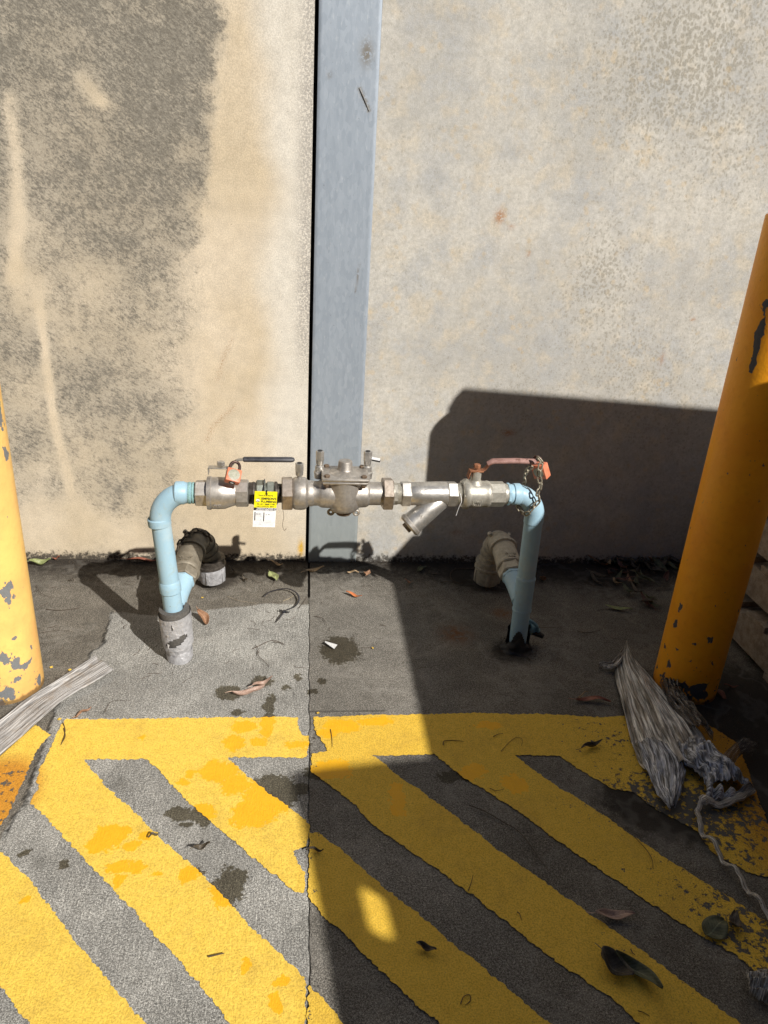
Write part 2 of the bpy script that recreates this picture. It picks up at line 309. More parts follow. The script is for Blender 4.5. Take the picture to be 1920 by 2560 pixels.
M['tape'] = mat_plain('silver_duct_tape', (.40, .40, .415), (.50, .50, .52), .36, 14, .25, .8, .006, .5)
M['tapew'] = mat_plain('torn_tape_white', (.60, .60, .60), (.72, .72, .72), .5, 50)
M['yel'] = mat_plain('yellow_plastic_tag', (.82, .74, .010), (.90, .80, .015), .45, 20, 0, .02)
M['white'] = mat_plain('white_plastic_tag', (.80, .80, .80), (.86, .86, .86), .45, 20, 0, .02)
M['ink'] = mat_plain('black_ink', (.012, .012, .018), (.02, .02, .03), .6, 20, 0, 0)
M['greyink'] = mat_plain('grey_print', (.45, .52, .58), (.55, .62, .68), .6, 20, 0, 0)
M['pinkink'] = mat_plain('pink_print', (.75, .45, .5), (.8, .5, .55), .6, 20, 0, 0)
M['zip'] = mat_plain('black_nylon', (.010, .010, .014), (.022, .022, .03), .35, 40, 0, .05, .0005, .5)
M['bolY'] = mat_bollard('sunlit_yellow_enamel', (.86, .56, .17), (.82, .47, .15))  # sun overexposure put into the colour as a paler yellow
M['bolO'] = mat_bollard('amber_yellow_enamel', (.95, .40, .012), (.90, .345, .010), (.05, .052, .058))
M['timber'] = mat_plain('weathered_pallet_timber', (.22, .175, .13), (.38, .32, .25), .85, 40, 0, .5, .002)
M['caster'] = mat_plain('shadow_caster', (.34, .25, .15), (.42, .32, .20), .8, 20)
M['shade_box'] = mat_plain('shade_box_brown', (.30, .21, .12), (.36, .26, .16), .85, 20)
M['wood'] = mat_fibre('silvered_wood', (.24, .225, .21), (.52, .505, .49), (.34, .27, .20), .55)
M['film'] = mat_fibre('dirty_shredded_plastic', (.27, .23, .18), (.86, .82, .74), (.56, .50, .41), .42, None, .3)
M['filmb'] = mat_fibre('dirty_bluish_plastic', (.18, .175, .17), (.78, .78, .80), (.46, .50, .62), .38, None, .26)
M['clear'] = mat_fibre('clear_plastic_film', (.16, .13, .10), (.42, .38, .34), (.25, .22, .2), .5, .5, .2)
M['twig'] = mat_plain('dry_twig', (.05, .033, .022), (.10, .07, .05), .8, 80)
M['twigp'] = mat_plain('pale_straw', (.30, .24, .16), (.38, .31, .2), .8, 80)
for k, a, b in (('tan', (.26, .17, .09), (.40, .29, .17)), ('brown', (.17, .085, .045), (.30, .17, .10)), ('green', (.16, .19, .07), (.29, .31, .14)),
                ('orange', (.42, .12, .04), (.52, .19, .07)), ('dark', (.045, .035, .025), (.10, .08, .055)), ('red', (.17, .05, .03), (.26, .10, .06)),
                ('redd', (.07, .03, .022), (.13, .06, .045)), ('dgreen', (.05, .055, .03), (.10, .105, .055)), ('pinkish', (.26, .16, .12), (.40, .28, .22))):
    M['leaf_' + k] = mat_leaf('leaf_' + k, a, b)

# ------------------------------------------------------------------ object helpers
def link(name, me, mat=None, parent=None, loc=None):
    o = bpy.data.objects.new(name, me); COL.objects.link(o)
    if mat is not None and me is not None:
        me.materials.clear(); me.materials.append(mat)
    if parent is not None: o.parent = parent
    if loc is not None: o.location = loc
    return o
def tag(o, label=None, cat=None, group=None, kind=None):
    if label: o['label'] = label
    if cat: o['category'] = cat
    if group: o['group'] = group
    if kind: o['kind'] = kind
    return o
def empty(name, loc=(0, 0, 0)):
    o = bpy.data.objects.new(name, None); COL.objects.link(o); o.location = loc; o.empty_display_size = .05; return o
def mesh(name, vs, fs, smooth=None):
    me = bpy.data.meshes.new(name); me.from_pydata([tuple(v) for v in vs], [], fs); me.update()
    if smooth is not None:
        me.shade_smooth()
        me.set_sharp_from_angle(angle=math.radians(smooth))
    return me
class MB:
    def __init__(s): s.v = []; s.f = []; s.off = Vector((0, 0, 0))
    def add(s, vs, fs):
        b = len(s.v); s.v += [tuple(v) for v in vs]; s.f += [tuple(i + b for i in f) for f in fs]; return s
    def box(s, c, size, rot=None, bev=0.0):
        sx, sy, sz = [q / 2 for q in size]; c = Vector(c); R = rot or Matrix.Identity(3)
        if bev:
            bm = bmesh.new(); bmesh.ops.create_cube(bm, size=1); bmesh.ops.scale(bm, vec=size, verts=bm.verts)
            bmesh.ops.bevel(bm, geom=bm.edges[:], offset=bev, segments=2, affect='EDGES', profile=.5)
            bm.verts.ensure_lookup_table(); bm.verts.index_update()
            vs = [c + R @ v.co for v in bm.verts]; fs = [[v.index for v in f.verts] for f in bm.faces]; bm.free()
            return s.add(vs, fs)
        vs = [c + R @ Vector((a * sx, b * sy, d * sz)) for a in (-1, 1) for b in (-1, 1) for d in (-1, 1)]
        return s.add(vs, [(0, 1, 3, 2), (4, 6, 7, 5), (0, 4, 5, 1), (2, 3, 7, 6), (0, 2, 6, 4), (1, 5, 7, 3)])
    def lathe(s, p0, d, prof, n=32, phase=0.0, up=(0, 0, 1), cap=True, sy=1.0):
        d = Vector(d).normalized(); p0 = Vector(p0); u = Vector(up); u = (u - d * u.dot(d)).normalized(); r_ = d.cross(u)
        vs = []; fs = []
        for (t, r) in prof:
            for k in range(n):
                a = 2 * math.pi * k / n + phase; vs.append(p0 + d * t + (u * math.cos(a) + r_ * math.sin(a) * sy) * r)
        for i in range(len(prof) - 1):
            for k in range(n):
                a, b = i * n + k, i * n + (k + 1) % n; fs.append((a, b, b + n, a + n))
        if cap: fs.append(tuple(range(n))[::-1]); fs.append(tuple((len(prof) - 1) * n + k for k in range(n)))
        return s.add(vs, fs)
    def hexn(s, p0, d, l, r, phase=0.0, ch=.0025, n=6, up=(0, 0, 1)):
        return s.lathe(p0, d, [(0, r - ch * 1.3), (ch, r), (l - ch, r), (l, r - ch * 1.3)], n, phase, up)
    def tube(s, pts, r, n=12, closed=False, flat=1.0, up=(0, 0, 1), cap=True):
        P = [Vector(p) for p in pts]; m = len(P); rr = r if isinstance(r, (list, tuple)) else [r] * m
        vs = []; fs = []; U = None
        for i in range(m):
            if closed: t = (P[(i + 1) % m] - P[i - 1])
            else: t = P[min(i + 1, m - 1)] - P[max(i - 1, 0)]
            t.normalize()
            if U is None:
                U = Vector(up); U = U - t * U.dot(t)
                if U.length < .1: U = Vector((1, 0, .1)); U = U - t * U.dot(t)
                U.normalize()
            else: U = (U - t * U.dot(t)).normalized()
            B = t.cross(U)
            for k in range(n):
                a = 2 * math.pi * k / n; vs.append(P[i] + (U * math.cos(a) * flat + B * math.sin(a)) * rr[i])
        for i in range(m if closed else m - 1):
            for k in range(n):
                a, b = i * n + k, i * n + (k + 1) % n; c, e = ((i + 1) % m) * n + (k + 1) % n, ((i + 1) % m) * n + k
                fs.append((a, b, c, e))
        if not closed and cap: fs.append(tuple(range(n))[::-1]); fs.append(tuple((m - 1) * n + k for k in range(n)))
        return s.add(vs, fs)
    def build(s, name, mat, parent=None, smooth=35, bevel=0.0):
        me = mesh(name, s.v, s.f, smooth); o = link(name, me, mat, parent)
        if bevel:
            b = o.modifiers.new('bevel', 'BEVEL'); b.width = bevel; b.segments = 2; b.limit_method = 'ANGLE'; b.angle_limit = math.radians(40)
        return o
def arc(c, r, a0, a1, n, u, v):
    c = Vector(c); u = Vector(u); v = Vector(v)
    return [c + u * math.cos(a0 + (a1 - a0) * i / n) * r + v * math.sin(a0 + (a1 - a0) * i / n) * r for i in range(n + 1)]
def smoothpath(pts, sub=6):
    P = [Vector(p) for p in pts]; P = [P[0] * 2 - P[1]] + P + [P[-1] * 2 - P[-2]]; out = []
    for i in range(1, len(P) - 2):
        for k in range(sub):
            t = k / sub; a, b, c, d = P[i - 1], P[i], P[i + 1], P[i + 2]
            out.append(.5 * ((2 * b) + (c - a) * t + (2 * a - 5 * b + 4 * c - d) * t * t + (3 * b - a - 3 * c + d) * t ** 3))
    out.append(P[-2]); return out
def setattr_f(me, name, arr):
    a = me.attributes.new(name, 'FLOAT', 'POINT'); a.data.foreach_set('value', np.asarray(arr, dtype=np.float32).ravel())
def vnoise(x, y, sc, seed=0, oct=4):
    tot = np.zeros_like(x, dtype=float); amp = 1; norm = 0
    for o in range(oct):
        X = x * sc * 2 ** o + 37.1 * seed + 11 * o; Y = y * sc * 2 ** o + 91.7 * seed + 7 * o
        xi = np.floor(X).astype(np.int64); yi = np.floor(Y).astype(np.int64); fx = X - xi; fy = Y - yi
        fx = fx * fx * (3 - 2 * fx); fy = fy * fy * (3 - 2 * fy)
        def h(a, b):
            q = (a * 374761393 + b * 668265263 + seed * 974711 + o * 1013) & 0xffffffff
            q = ((q ^ (q >> 13)) * 1274126177) & 0xffffffff; return ((q ^ (q >> 16)) & 0xffff) / 65535.0
        v = (h(xi, yi) * (1 - fx) + h(xi + 1, yi) * fx) * (1 - fy) + (h(xi, yi + 1) * (1 - fx) + h(xi + 1, yi + 1) * fx) * fy
        tot += v * amp; norm += amp; amp *= .55
    return tot / norm
def pdist(x, y, pts):
    d = np.full(x.shape, 1e9)
    for (a, b) in zip(pts[:-1], pts[1:]):
        ax, ay = a; bx, by = b; L = (bx - ax) ** 2 + (by - ay) ** 2 + 1e-12
        t = np.clip(((x - ax) * (bx - ax) + (y - ay) * (by - ay)) / L, 0, 1)
        d = np.minimum(d, np.hypot(x - ax - t * (bx - ax), y - ay - t * (by - ay)))
    return d
def sstep(v, a, b):
    t = np.clip((v - a) / (b - a), 0, 1); return t * t * (3 - 2 * t)
def grid_mesh(name, xs, ys, fz, plane='xy'):
    X, Y = np.meshgrid(xs, ys); Z = fz(X, Y)
    V = np.stack([X, Y, Z] if plane == 'xy' else [X, Z, Y], -1).reshape(-1, 3)
    nx, ny = len(xs), len(ys); i = np.arange((ny - 1) * nx).reshape(ny - 1, nx)[:, :-1].ravel()
    F = np.stack([i, i + 1, i + nx + 1, i + nx], -1)
    me = bpy.data.meshes.new(name); me.vertices.add(len(V)); me.vertices.foreach_set('co', V.astype(np.float32).ravel())
    me.loops.add(F.size); me.loops.foreach_set('vertex_index', F.astype(np.int32).ravel())
    me.polygons.add(len(F)); me.polygons.foreach_set('loop_start', np.arange(0, F.size, 4, dtype=np.int32))
    me.update(); me.validate(); me.shade_smooth(); return me, X, Y

# ------------------------------------------------------------------ ground
JX = .021
xs = np.unique(np.round(np.concatenate([[-60, -20, -8, -4, -2.4, -1.6], np.arange(-1.2, 0, .005), np.arange(0, .045, .001), np.arange(.045, 1.6, .005), [1.8, 2.4, 4, 8, 20, 60]]), 5))
ys = np.unique(np.round(np.concatenate([[-60, -30, -12, -6, -3.6, -2.6, -2.1], np.arange(-1.75, .0, .005), [0, .03, .1]]), 5))
patch = [(-0.5779,-1.1852),(-0.5644,-1.0776),(-0.5791,-0.9046),(-0.5985,-0.7343),(-0.5627,-0.6377),(-0.5730,-0.5529),(-0.5484,-0.5035),(-0.5680,-0.3405)]
backline = [(-0.5680,-0.3405),(-0.4427,-0.3614),(-0.2840,-0.3292),(-0.1327,-0.2957),(0.0178,-0.3007)]
def joint(y): return JX + (vnoise(np.zeros_like(y), y, 30, 3, 4) - .5) * np.where(y < -.27, .009, .001)
def jw(y): return np.where(y > -.25, .0030, .0002 + .0012 * vnoise(np.zeros_like(y), y, 45, 5, 3))
def zf(X, Y):
    d = np.abs(X - joint(Y)); z = (vnoise(X, Y, 3, 1, 3) - .5) * .0008
    z = z - np.where(Y > -.25, .012, .004) * (1 - sstep(d, jw(Y) * .6, jw(Y) * 1.25))
    return np.where(Y > -.001, z * 0, z)
gm, GX, GY = grid_mesh('ground', xs, ys, zf)
jag = (vnoise(GX, GY, 25, 9, 4) - .5) * .03
bpoly = patch + backline[1:]
# "old" zone: beyond the patch boundary on the left slab
yb = np.interp(GX, [p[0] for p in backline], [p[1] for p in backline]) + jag * .7
xl = np.interp(GY, [p[1] for p in patch], [p[0] for p in patch])
leftold = np.maximum(sstep(GY - yb, -.012, .012), sstep(xl + jag * .5 - GX, -.006, .006))
old = np.where(GX < JX, leftold, .05 + .45 * sstep(GY, -.50, -.15) + .75 * sstep(GX, .27, .50))  # right slab: aged near the wall, plus cast shade painted in along x
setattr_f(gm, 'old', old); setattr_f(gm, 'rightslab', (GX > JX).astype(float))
def spot(px, py, r, X=GX, Y=GY): return np.exp(-((X - px) ** 2 + (Y - py) ** 2) / (r * r))
dirt = np.clip(1.25 * np.exp(GY / .045), 0, 1.1) * .85 + .55 * np.exp(-((GY + .10) / .10) ** 2)
for (p, r, k) in (((0.6319,-0.1358), .10, 1.0), ((0.6036,-0.5630), .07, 1.1), ((-0.2910,-0.1494), .07, .7), ((0.9764,-0.9781), .22, .95), ((1.1920,-0.7659), .25, .8), ((1.0993,-1.0136), .25, .8),
                  ((-0.3240,-0.5661), .06, .35), ((1.0632,-0.2730), .2, .45), ((-0.6957,-0.8037), .12, .5), ((0.7272,-1.1449), .12, .55), ((0.8373,-1.1488), .14, .6), ((0.2525,-0.7493), .05, .3)):
    dirt = dirt + k * spot(p[0], p[1], r)
setattr_f(gm, 'dirt', dirt)
ck = 1 - sstep(pdist(GX + (vnoise(GX, GY, 60, 4, 3) - .5) * .02, GY + (vnoise(GX, GY, 60, 6, 3) - .5) * .02, patch), .0008, .005)
ck = np.maximum(ck * .85, np.where(GY > -.25, 1.0, .75) * (1 - sstep(np.abs(GX - joint(GY)), jw(GY) * .7, jw(GY) * 1.6)))
sc_ = [(0.0218,-0.8136),(0.2100,-0.8139)]
ck = np.maximum(ck, .6 * (1 - sstep(pdist(GX, GY, sc_), .001, .005)))
setattr_f(gm, 'crack', ck)
ru = np.zeros_like(GX)
for (p, r) in (((0.4584,-0.4653), .045), ((0.6290,-0.3466), .03)): ru += spot(p[0], p[1], r) * .9
setattr_f(gm, 'rust', ru)
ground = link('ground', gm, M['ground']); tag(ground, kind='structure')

# ------------------------------------------------------------------ painted markings
def jagged(pts, amp=.0036, step=.0032):
    out = []
    n = len(pts)
    for i in range(n):
        a = Vector(pts[i]); b = Vector(pts[(i + 1) % n]); L = (b - a).length; k = max(1, int(L / step)); d = (b - a) / max(L, 1e-9); nn = Vector((-d.y, d.x))
        for j in range(k):
            q = a + (b - a) * (j / k)
            X = np.array([q.x]); Y = np.array([q.y])
            o = (vnoise(X, Y, 170, 2, 4)[0] - .5) * amp * 2.8 + (vnoise(X, Y, 30, 8, 2)[0] - .5) * amp * 1.6
            out.append(q + nn * o)
    return out
polys = [
 [(-0.5558,-0.8320),(-0.3739,-0.8317),(-0.1441,-0.8341),(-0.0064,-0.8353),(-0.0071,-0.8666),(0.0031,-0.8998),(0.0225,-0.9037),(0.0147,-0.9771),(-0.0182,-0.9753),(-0.1623,-0.9743),(-0.3409,-0.9730),(-0.4797,-0.9712),(-0.5608,-0.9801),(-0.5639,-0.9317),(-0.5624,-0.8748)],
 [(-0.5611,-0.9726),(-0.4828,-0.9596),(-0.4734,-0.9752),(-0.4169,-1.0477),(-0.3350,-1.1278),(-0.2752,-1.1921),(-0.1482,-1.3195),(-0.0719,-1.4106),(0.0143,-1.4952),(0.0160,-1.6298),(-0.0421,-1.6263),(-0.0991,-1.5630),(-0.2016,-1.4482),(-0.3467,-1.3002),(-0.4678,-1.1785),(-0.5535,-1.0906),(-0.5461,-1.0538),(-0.5626,-1.0253)],
 [(-0.3454,-0.9636),(-0.1633,-0.9641),(-0.1562,-0.9814),(-0.1006,-1.0473),(-0.0621,-1.0874),(0.0153,-1.1600),(0.0227,-1.1805),(0.0165,-1.2276),(-0.0104,-1.2410),(0.0017,-1.2671),(0.0148,-1.2898),(0.0123,-1.3346),(0.0025,-1.3357),(-0.0673,-1.2697),(-0.1482,-1.1911),(-0.2558,-1.0774)],
 [(-0.5966,-1.1852),(-0.5690,-1.2122),(-0.5064,-1.2669),(-0.4422,-1.3359),(-0.3648,-1.4225),(-0.2318,-1.5554),(-0.1710,-1.6185),(-0.3449,-1.6081),(-0.4061,-1.5454),(-0.4264,-1.5272),(-0.4716,-1.4809),(-0.5575,-1.4040),(-0.6512,-1.1713)],
 [(-0.7942,-0.8293),(-0.6739,-0.8320),(-0.6072,-0.8610),(-0.5728,-0.8886),(-0.5888,-0.9191),(-0.5897,-0.9882),(-0.5864,-1.0456),(-0.5860,-1.0862),(-0.5870,-1.1497),(-0.6011,-1.1732),(-0.6582,-1.1650)],
 [(0.0328,-0.8378),(0.1404,-0.8343),(0.2567,-0.8331),(0.4345,-0.8310),(0.5236,-0.8351),(0.6081,-0.8400),(0.6782,-0.8430),(0.7607,-0.8539),(0.8221,-0.8507),(0.9842,-0.8450),(1.0375,-0.8930),(1.0739,-0.9584),(1.0041,-1.2089),(1.0102,-1.3778),(0.9935,-1.4589),(0.9244,-1.3410),(0.8934,-1.3328),(0.8415,-1.2794),(0.8334,-1.2211),(0.7848,-1.1761),(0.7447,-1.1129),(0.6983,-1.0974),(0.6573,-1.0537),(0.6106,-0.9939),(0.4893,-0.9813),(0.3081,-0.9762),(0.1631,-0.9772),(0.0675,-0.9706),(0.0505,-0.9246),(0.0371,-0.8903)],
 [(0.0298,-0.9664),(0.0656,-0.9578),(0.1637,-0.9695),(0.2306,-1.0551),(0.3149,-1.1476),(0.3987,-1.2539),(0.4509,-1.3089),(0.4940,-1.3588),(0.5433,-1.4106),(0.6110,-1.4849),(0.6623,-1.5494),(0.7153,-1.6094),(0.7526,-1.6631),(0.5991,-1.6539),(0.5435,-1.5996),(0.5189,-1.5586),(0.4498,-1.4969),(0.3530,-1.3844),(0.2700,-1.2966),(0.1950,-1.2241),(0.1518,-1.1779),(0.1151,-1.1189),(0.0252,-1.0237)],
 [(0.3074,-0.9684),(0.4922,-0.9736),(0.5399,-1.0409),(0.5790,-1.0928),(0.6500,-1.1717),(0.7105,-1.2566),(0.7696,-1.3265),(0.8169,-1.3796),(0.8645,-1.4404),(0.9200,-1.5110),(0.8257,-1.6504),(0.7996,-1.5479),(0.7680,-1.4931),(0.7229,-1.4542),(0.6604,-1.3873),(0.5960,-1.3148),(0.5318,-1.2406),(0.4782,-1.1669),(0.3703,-1.0566)],
 [(0.0217,-1.1953),(0.0403,-1.1985),(0.0817,-1.2385),(0.1381,-1.3039),(0.1811,-1.3521),(0.2134,-1.3817),(0.2491,-1.4256),(0.3114,-1.4930),(0.3664,-1.5518),(0.3999,-1.5913),(0.4385,-1.6360),(0.2706,-1.6260),(0.2239,-1.5813),(0.1744,-1.5317),(0.1191,-1.4657),(0.0815,-1.4210),(0.0484,-1.3855),(0.0194,-1.3446)],
 [(0.0208,-1.5111),(0.0516,-1.5405),(0.0750,-1.5727),(0.1166,-1.6224),(0.0156,-1.6164)]]
vs = []; fs = []
for pi_, pl in enumerate(polys):
    q = jagged(pl); b = len(vs)
    zz = zf(np.array([v.x for v in q]), np.array([v.y for v in q]))
    q3 = [Vector((v.x, v.y, 0)) for v in q]; tr = tessellate_polygon([q3])
    vs += [(v.x, v.y, .0013 + .0002 * pi_) for v in q]; m_ = len(q)
    for t in tr:
        a, bb, c = t
        nrm = (q3[bb] - q3[a]).cross(q3[c] - q3[a]).z
        fs.append(tuple(b + i for i in ((a, bb, c) if nrm > 0 else (a, c, bb))))
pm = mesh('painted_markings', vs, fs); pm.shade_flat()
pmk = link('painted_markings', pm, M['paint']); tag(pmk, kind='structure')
# keep paint hugging the slab: flatten slab under it is not needed (sheet sits 4 mm proud)

# ------------------------------------------------------------------ wall panels and column
def build_wall(name, x0, x1, attrs, mat, label, ydepth=.18, H=5.0):
    fx0, fx1 = max(x0, -1.35), min(x1, 1.95)
    xs = np.unique(np.round(np.concatenate([np.linspace(x0, fx0, 6), np.arange(fx0, fx1, .008), [fx1], np.linspace(fx1, x1, 6)]), 5))
    zs = np.unique(np.round(np.concatenate([[-.05], np.arange(0, 2.0, .008), np.linspace(2, H, 8)]), 5))
    me, X, Z = grid_mesh(name, xs, zs, lambda X, Z: (vnoise(X, Z, 1.7, 5, 2) - .5) * .004 * np.clip((Z + .05) * 3, 0, 1), 'xz')
    for k, f in attrs.items(): setattr_f(me, k, f(X, Z))
    root = link(name, me, mat)
    b = MB(); b.box(((x0 + x1) / 2, ydepth / 2 + .004, H / 2), (x1 - x0, ydepth, H + .1)); 
    b.build('panel_core', mat, root, None)
    tag(root, label, 'wall'); return root
ctrl = [(p, r, v) for p, r, v in (
 ((-0.7234,1.5322), .3, .88), ((-0.5034,1.5484), .3, .95), ((-0.3032,1.5631), .12, 1.0), ((-0.6837,1.2792), .2, .82), ((-0.4635,1.2930), .2, .92), ((-0.2997,1.3597), .08, 1.0), ((-0.3411,1.2662), .05, .6),
 ((-0.5758,1.3963), .07, .72), ((-0.5593,1.3812), .04, .55), ((-0.7864,1.0385), .1, .50), ((-0.5419,1.0884), .15, .88), ((-0.3492,1.0989), .08, .92), ((-0.8058,0.8864), .12, .33), ((-0.6236,0.8949), .1, .45),
 ((-0.4468,0.9809), .1, .78), ((-0.3565,0.9467), .08, .55), ((-0.7433,0.7562), .12, .50), ((-0.5725,0.7217), .1, .62), ((-0.4384,0.6846), .1, .45), ((-0.4736,0.5674), .08, .60), ((-0.6816,0.5751), .12, .72), ((-0.8463,0.5696), .1, .45),
 ((-0.8374,0.4212), .1, .66), ((-0.6074,0.4733), .1, .70), ((-0.4834,0.4154), .08, .50), ((-0.3811,0.4337), .05, .32), ((-0.6787,0.3160), .1, .48), ((-0.8117,0.2811), .06, .55), ((-0.5358,0.2871), .08, .40), ((-0.5429,0.1882), .06, .38), ((-0.7517,0.1679), .08, .18),
 ((-0.8771,0.0987), .08, .05), ((-0.5792,0.1029), .06, .15), ((-0.3554,0.3555), .05, .10), ((-0.3170,0.1921), .08, -.05), ((-0.9475,1.2626), .3, .8), ((-1.0506,0.6337), .3, .6), ((-1.2309,1.0150), .5, .7),
 ((-0.6475,1.7878), .4, .85), ((-0.2922,1.8175), .3, .95))]
def mould(X, Z):
    num = np.zeros_like(X); den = np.zeros_like(X)
    for (p, r, v) in ctrl:
        q = 1 / (((X - p[0]) ** 2 + (Z - p[1]) ** 2) / (r * r) + .02) ** 1.6; num += q * v; den += q
    m = num / den
    eb = [(-0.2196,1.9145),(-0.2324,1.6294),(-0.2481,1.5045),(-0.2459,1.4185),(-0.2669,1.3053),(-0.2949,1.1628),(-0.3102,1.0387),(-0.3237,0.9352),(-0.3398,0.7168),(-0.3415,0.5116),(-0.3515,0.2747),(-0.3662,0.1059),(-0.4024,-0.0090)]
    zb = [p[1] for p in eb][::-1]; xb = [p[0] for p in eb][::-1]
    e = np.interp(Z, zb, xb) + (vnoise(X, Z, 14, 3, 4) - .5) * .07 + (vnoise(X, Z, 55, 13, 3) - .5) * .045
    soft = np.interp(Z, [0, .5, .9, 1.1, 3], [.12, .11, .09, .06, .045])
    m = m + (vnoise(X, Z, 5, 41, 4) - .5) * .55
    m = m * (1 - sstep(X - e, -soft, soft * .8)) - .05 * sstep(X - e, 0, .05)
    for line, wd, k in (([(-0.7974,1.3653),(-0.7909,1.2387),(-0.8051,1.0861),(-0.8410,0.9105)], .022, .55), ([(-0.7806,0.8615),(-0.7798,0.6718),(-0.7789,0.4683),(-0.7616,0.3457),(-0.7556,0.2419)], .0125, .62), ([(-0.6024,1.4267),(-0.5593,1.3812),(-0.5187,1.3653)], .02, .28)):
        m = m - k * np.exp(-(pdist(X + (vnoise(X, Z, 40, 6, 3) - .5) * .012, Z, line) / wd) ** 2)
    return m
attL = {'mould': mould,
        'pale': lambda X, Z: sstep(X + (vnoise(X, Z, 4, 12, 3) - .5) * .16, -.17, -.04) * np.interp(Z, [0, .25, .5, 3], [.25, .5, .95, 1]),
        'edge': lambda X, Z: sstep(X, -.052, -.006) * sstep(Z, .55, .8) * (.55 + .8 * (vnoise(X * .2, Z, 4, 22, 3) - .3)),
        'trail': lambda X, Z: np.maximum(np.exp(-(pdist(X, Z, [(-0.2273,0.7565),(-0.2450,0.7205),(-0.2602,0.6770),(-0.2728,0.6330)]) / .007) ** 2), np.exp(-(pdist(X, Z, [(-0.2251,0.5455),(-0.2696,0.5062),(-0.2952,0.4748),(-0.3127,0.4324)]) / .009) ** 2)),
        'yellow': lambda X, Z: 1.5 * np.exp(-(((X - ((-0.0074,0.0577)[0])) / .008) ** 2 + ((Z - ((-0.0073,0.0488)[1])) / .028) ** 2) ** 1.0)}
wallL = build_wall('concrete_wall', -6.0, .0085, attL, M['wallL'], 'beige concrete wall panel left of the steel column, blackened by mould patches')
def speck(X, Z):
    v = .25 + .0 * X
    for (p, r, k) in (((0.9790,1.5578), .22, .75), ((1.1296,1.6682), .2, .6), ((1.2641,1.3647), .15, .45), ((0.9107,1.0487), .10, .55), ((0.7141,1.0919), .09, -.2), ((0.8861,0.9375), .12, .4), ((1.0300,0.7400), .2, .4), ((0.6970,0.5748), .12, .3), ((0.4421,0.9718), .2, -.05), ((0.5182,1.5258), .2, -.2), ((1.2281,0.5595), .2, .3)):
        v = v + k * np.exp(-((X - p[0]) ** 2 + (Z - p[1]) ** 2) / (r * r))
    return v
def rustR(X, Z):
    v = 0 * X
    for (p, rx, rz, k) in (((0.5641,1.1512), .014, .018, 1.0), ((0.6026,1.1251), .010, .006, .6), ((0.6651,1.0524), .006, .005, .9), ((0.6739,0.4868), .02, .012, .8), ((1.1535,0.7523), .008, .02, .5), ((1.2297,0.8814), .008, .006, .7), ((1.3934,0.8143), .006, .01, .6), ((0.5327,0.1184), .02, .01, .5), ((0.3919,0.1342), .015, .01, .4), ((0.7420,0.2369), .02, .02, .5)):
        v = v + k * np.exp(-((X - p[0]) / rx) ** 2 - ((Z - p[1]) / rz) ** 2)
    return v
wallR = build_wall('concrete_wall', .186, 6.0, {'speck': speck, 'rust': rustR}, M['wallR'], 'grey cream concrete wall panel right of the steel column, finely speckled')
# steel column face between the panels
xs = np.linspace(.0195, .1855, 34); zs = np.linspace(-.05, 5, 700)
cm, CX, CZ = grid_mesh('steel_column', xs, zs, lambda X, Z: -.003 + .002 * sstep(np.abs(X - .1025), .079, .083) + (vnoise(X, Z, 6, 3, 2) - .5) * .0012, 'xz')
p1 = (0.1494,1.5380); p2 = [(0.1331,1.4552),(0.1496,1.4284),(0.1625,1.4011)]; p3 = (0.0147,1.5707)
setattr_f(cm, 'rust', 1.1 * np.exp(-((CX - p1[0]) / .016) ** 2 - ((CZ - p1[1]) / .03) ** 2) + 1.3 * np.exp(-(pdist(CX, CZ, p2) / .004) ** 2) + .8 * np.exp(-(((CX - .052) / .006) ** 2 + ((CZ - 1.48) / .007) ** 2)) + .9 * np.exp(-(pdist(CX, CZ, [(0.1534,0.9977),(0.1458,0.9146)]) / .0022) ** 2))
col_o = link('steel_column', cm, M['galv']); tag(col_o, 'grey galvanised steel column face standing in the wall joint', 'column')
b = MB(); b.box((.0205, .06, 2.475), (.003, .12, 5.05)); b.box((.1845, .06, 2.475), (.003, .12, 5.05)); b.build('column_flange', M['galv'], col_o, None)
b = MB(); b.tube([((0.1331,1.4552)[0], -.0035, (0.1331,1.4552)[1]), ((0.1427,1.4391)[0], -.005, (0.1427,1.4391)[1]), ((0.1525,1.4208)[0], -.0045, (0.1525,1.4208)[1]), ((0.1625,1.4011)[0], -.0035, (0.1625,1.4011)[1])], .0016, 6)
b.build('weld_scar', M['steelB'], col_o)
b = MB(); b.box((.012, .10, 2.5), (.05, .01, 5.1)); jb = b.build('joint_backing', M['rubber'], col_o, None)

# ------------------------------------------------------------------ bollards
def bollard(c, r, H, mat, label, chips):
    n = 160; prof = []
    zs = list(np.linspace(-.01, H, 260)); prof = [(z, r) for z in zs]
    prof += [(H + .003, r - .0015), (H + .0045, r - .005), (H + .003, r - .012), (H + .0035, .002)]
    b = MB(); b.lathe((c[0], c[1], 0), (0, 0, 1), prof, n, 0, (0, 1, 0)); me = mesh('bollard', b.v, b.f, 50)
    V = np.array(b.v); a = np.zeros(len(V))
    for (p, rz, k) in chips:
        d2 = ((V[:, 0] - p[0]) ** 2 + (V[:, 1] - p[1]) ** 2) / (rz[0] ** 2) + (V[:, 2] - p[2]) ** 2 / rz[1] ** 2; a += k * np.exp(-d2)
    setattr_f(me, 'chip', a)
    o = link('bollard', me, mat); tag(o, label, 'bollard'); return o
def onb(c, r, az, z): return (c[0] + r * math.sin(az), c[1] - r * math.cos(az), z)
cl, cr = (-.735, -.694), (1.048, -.726)
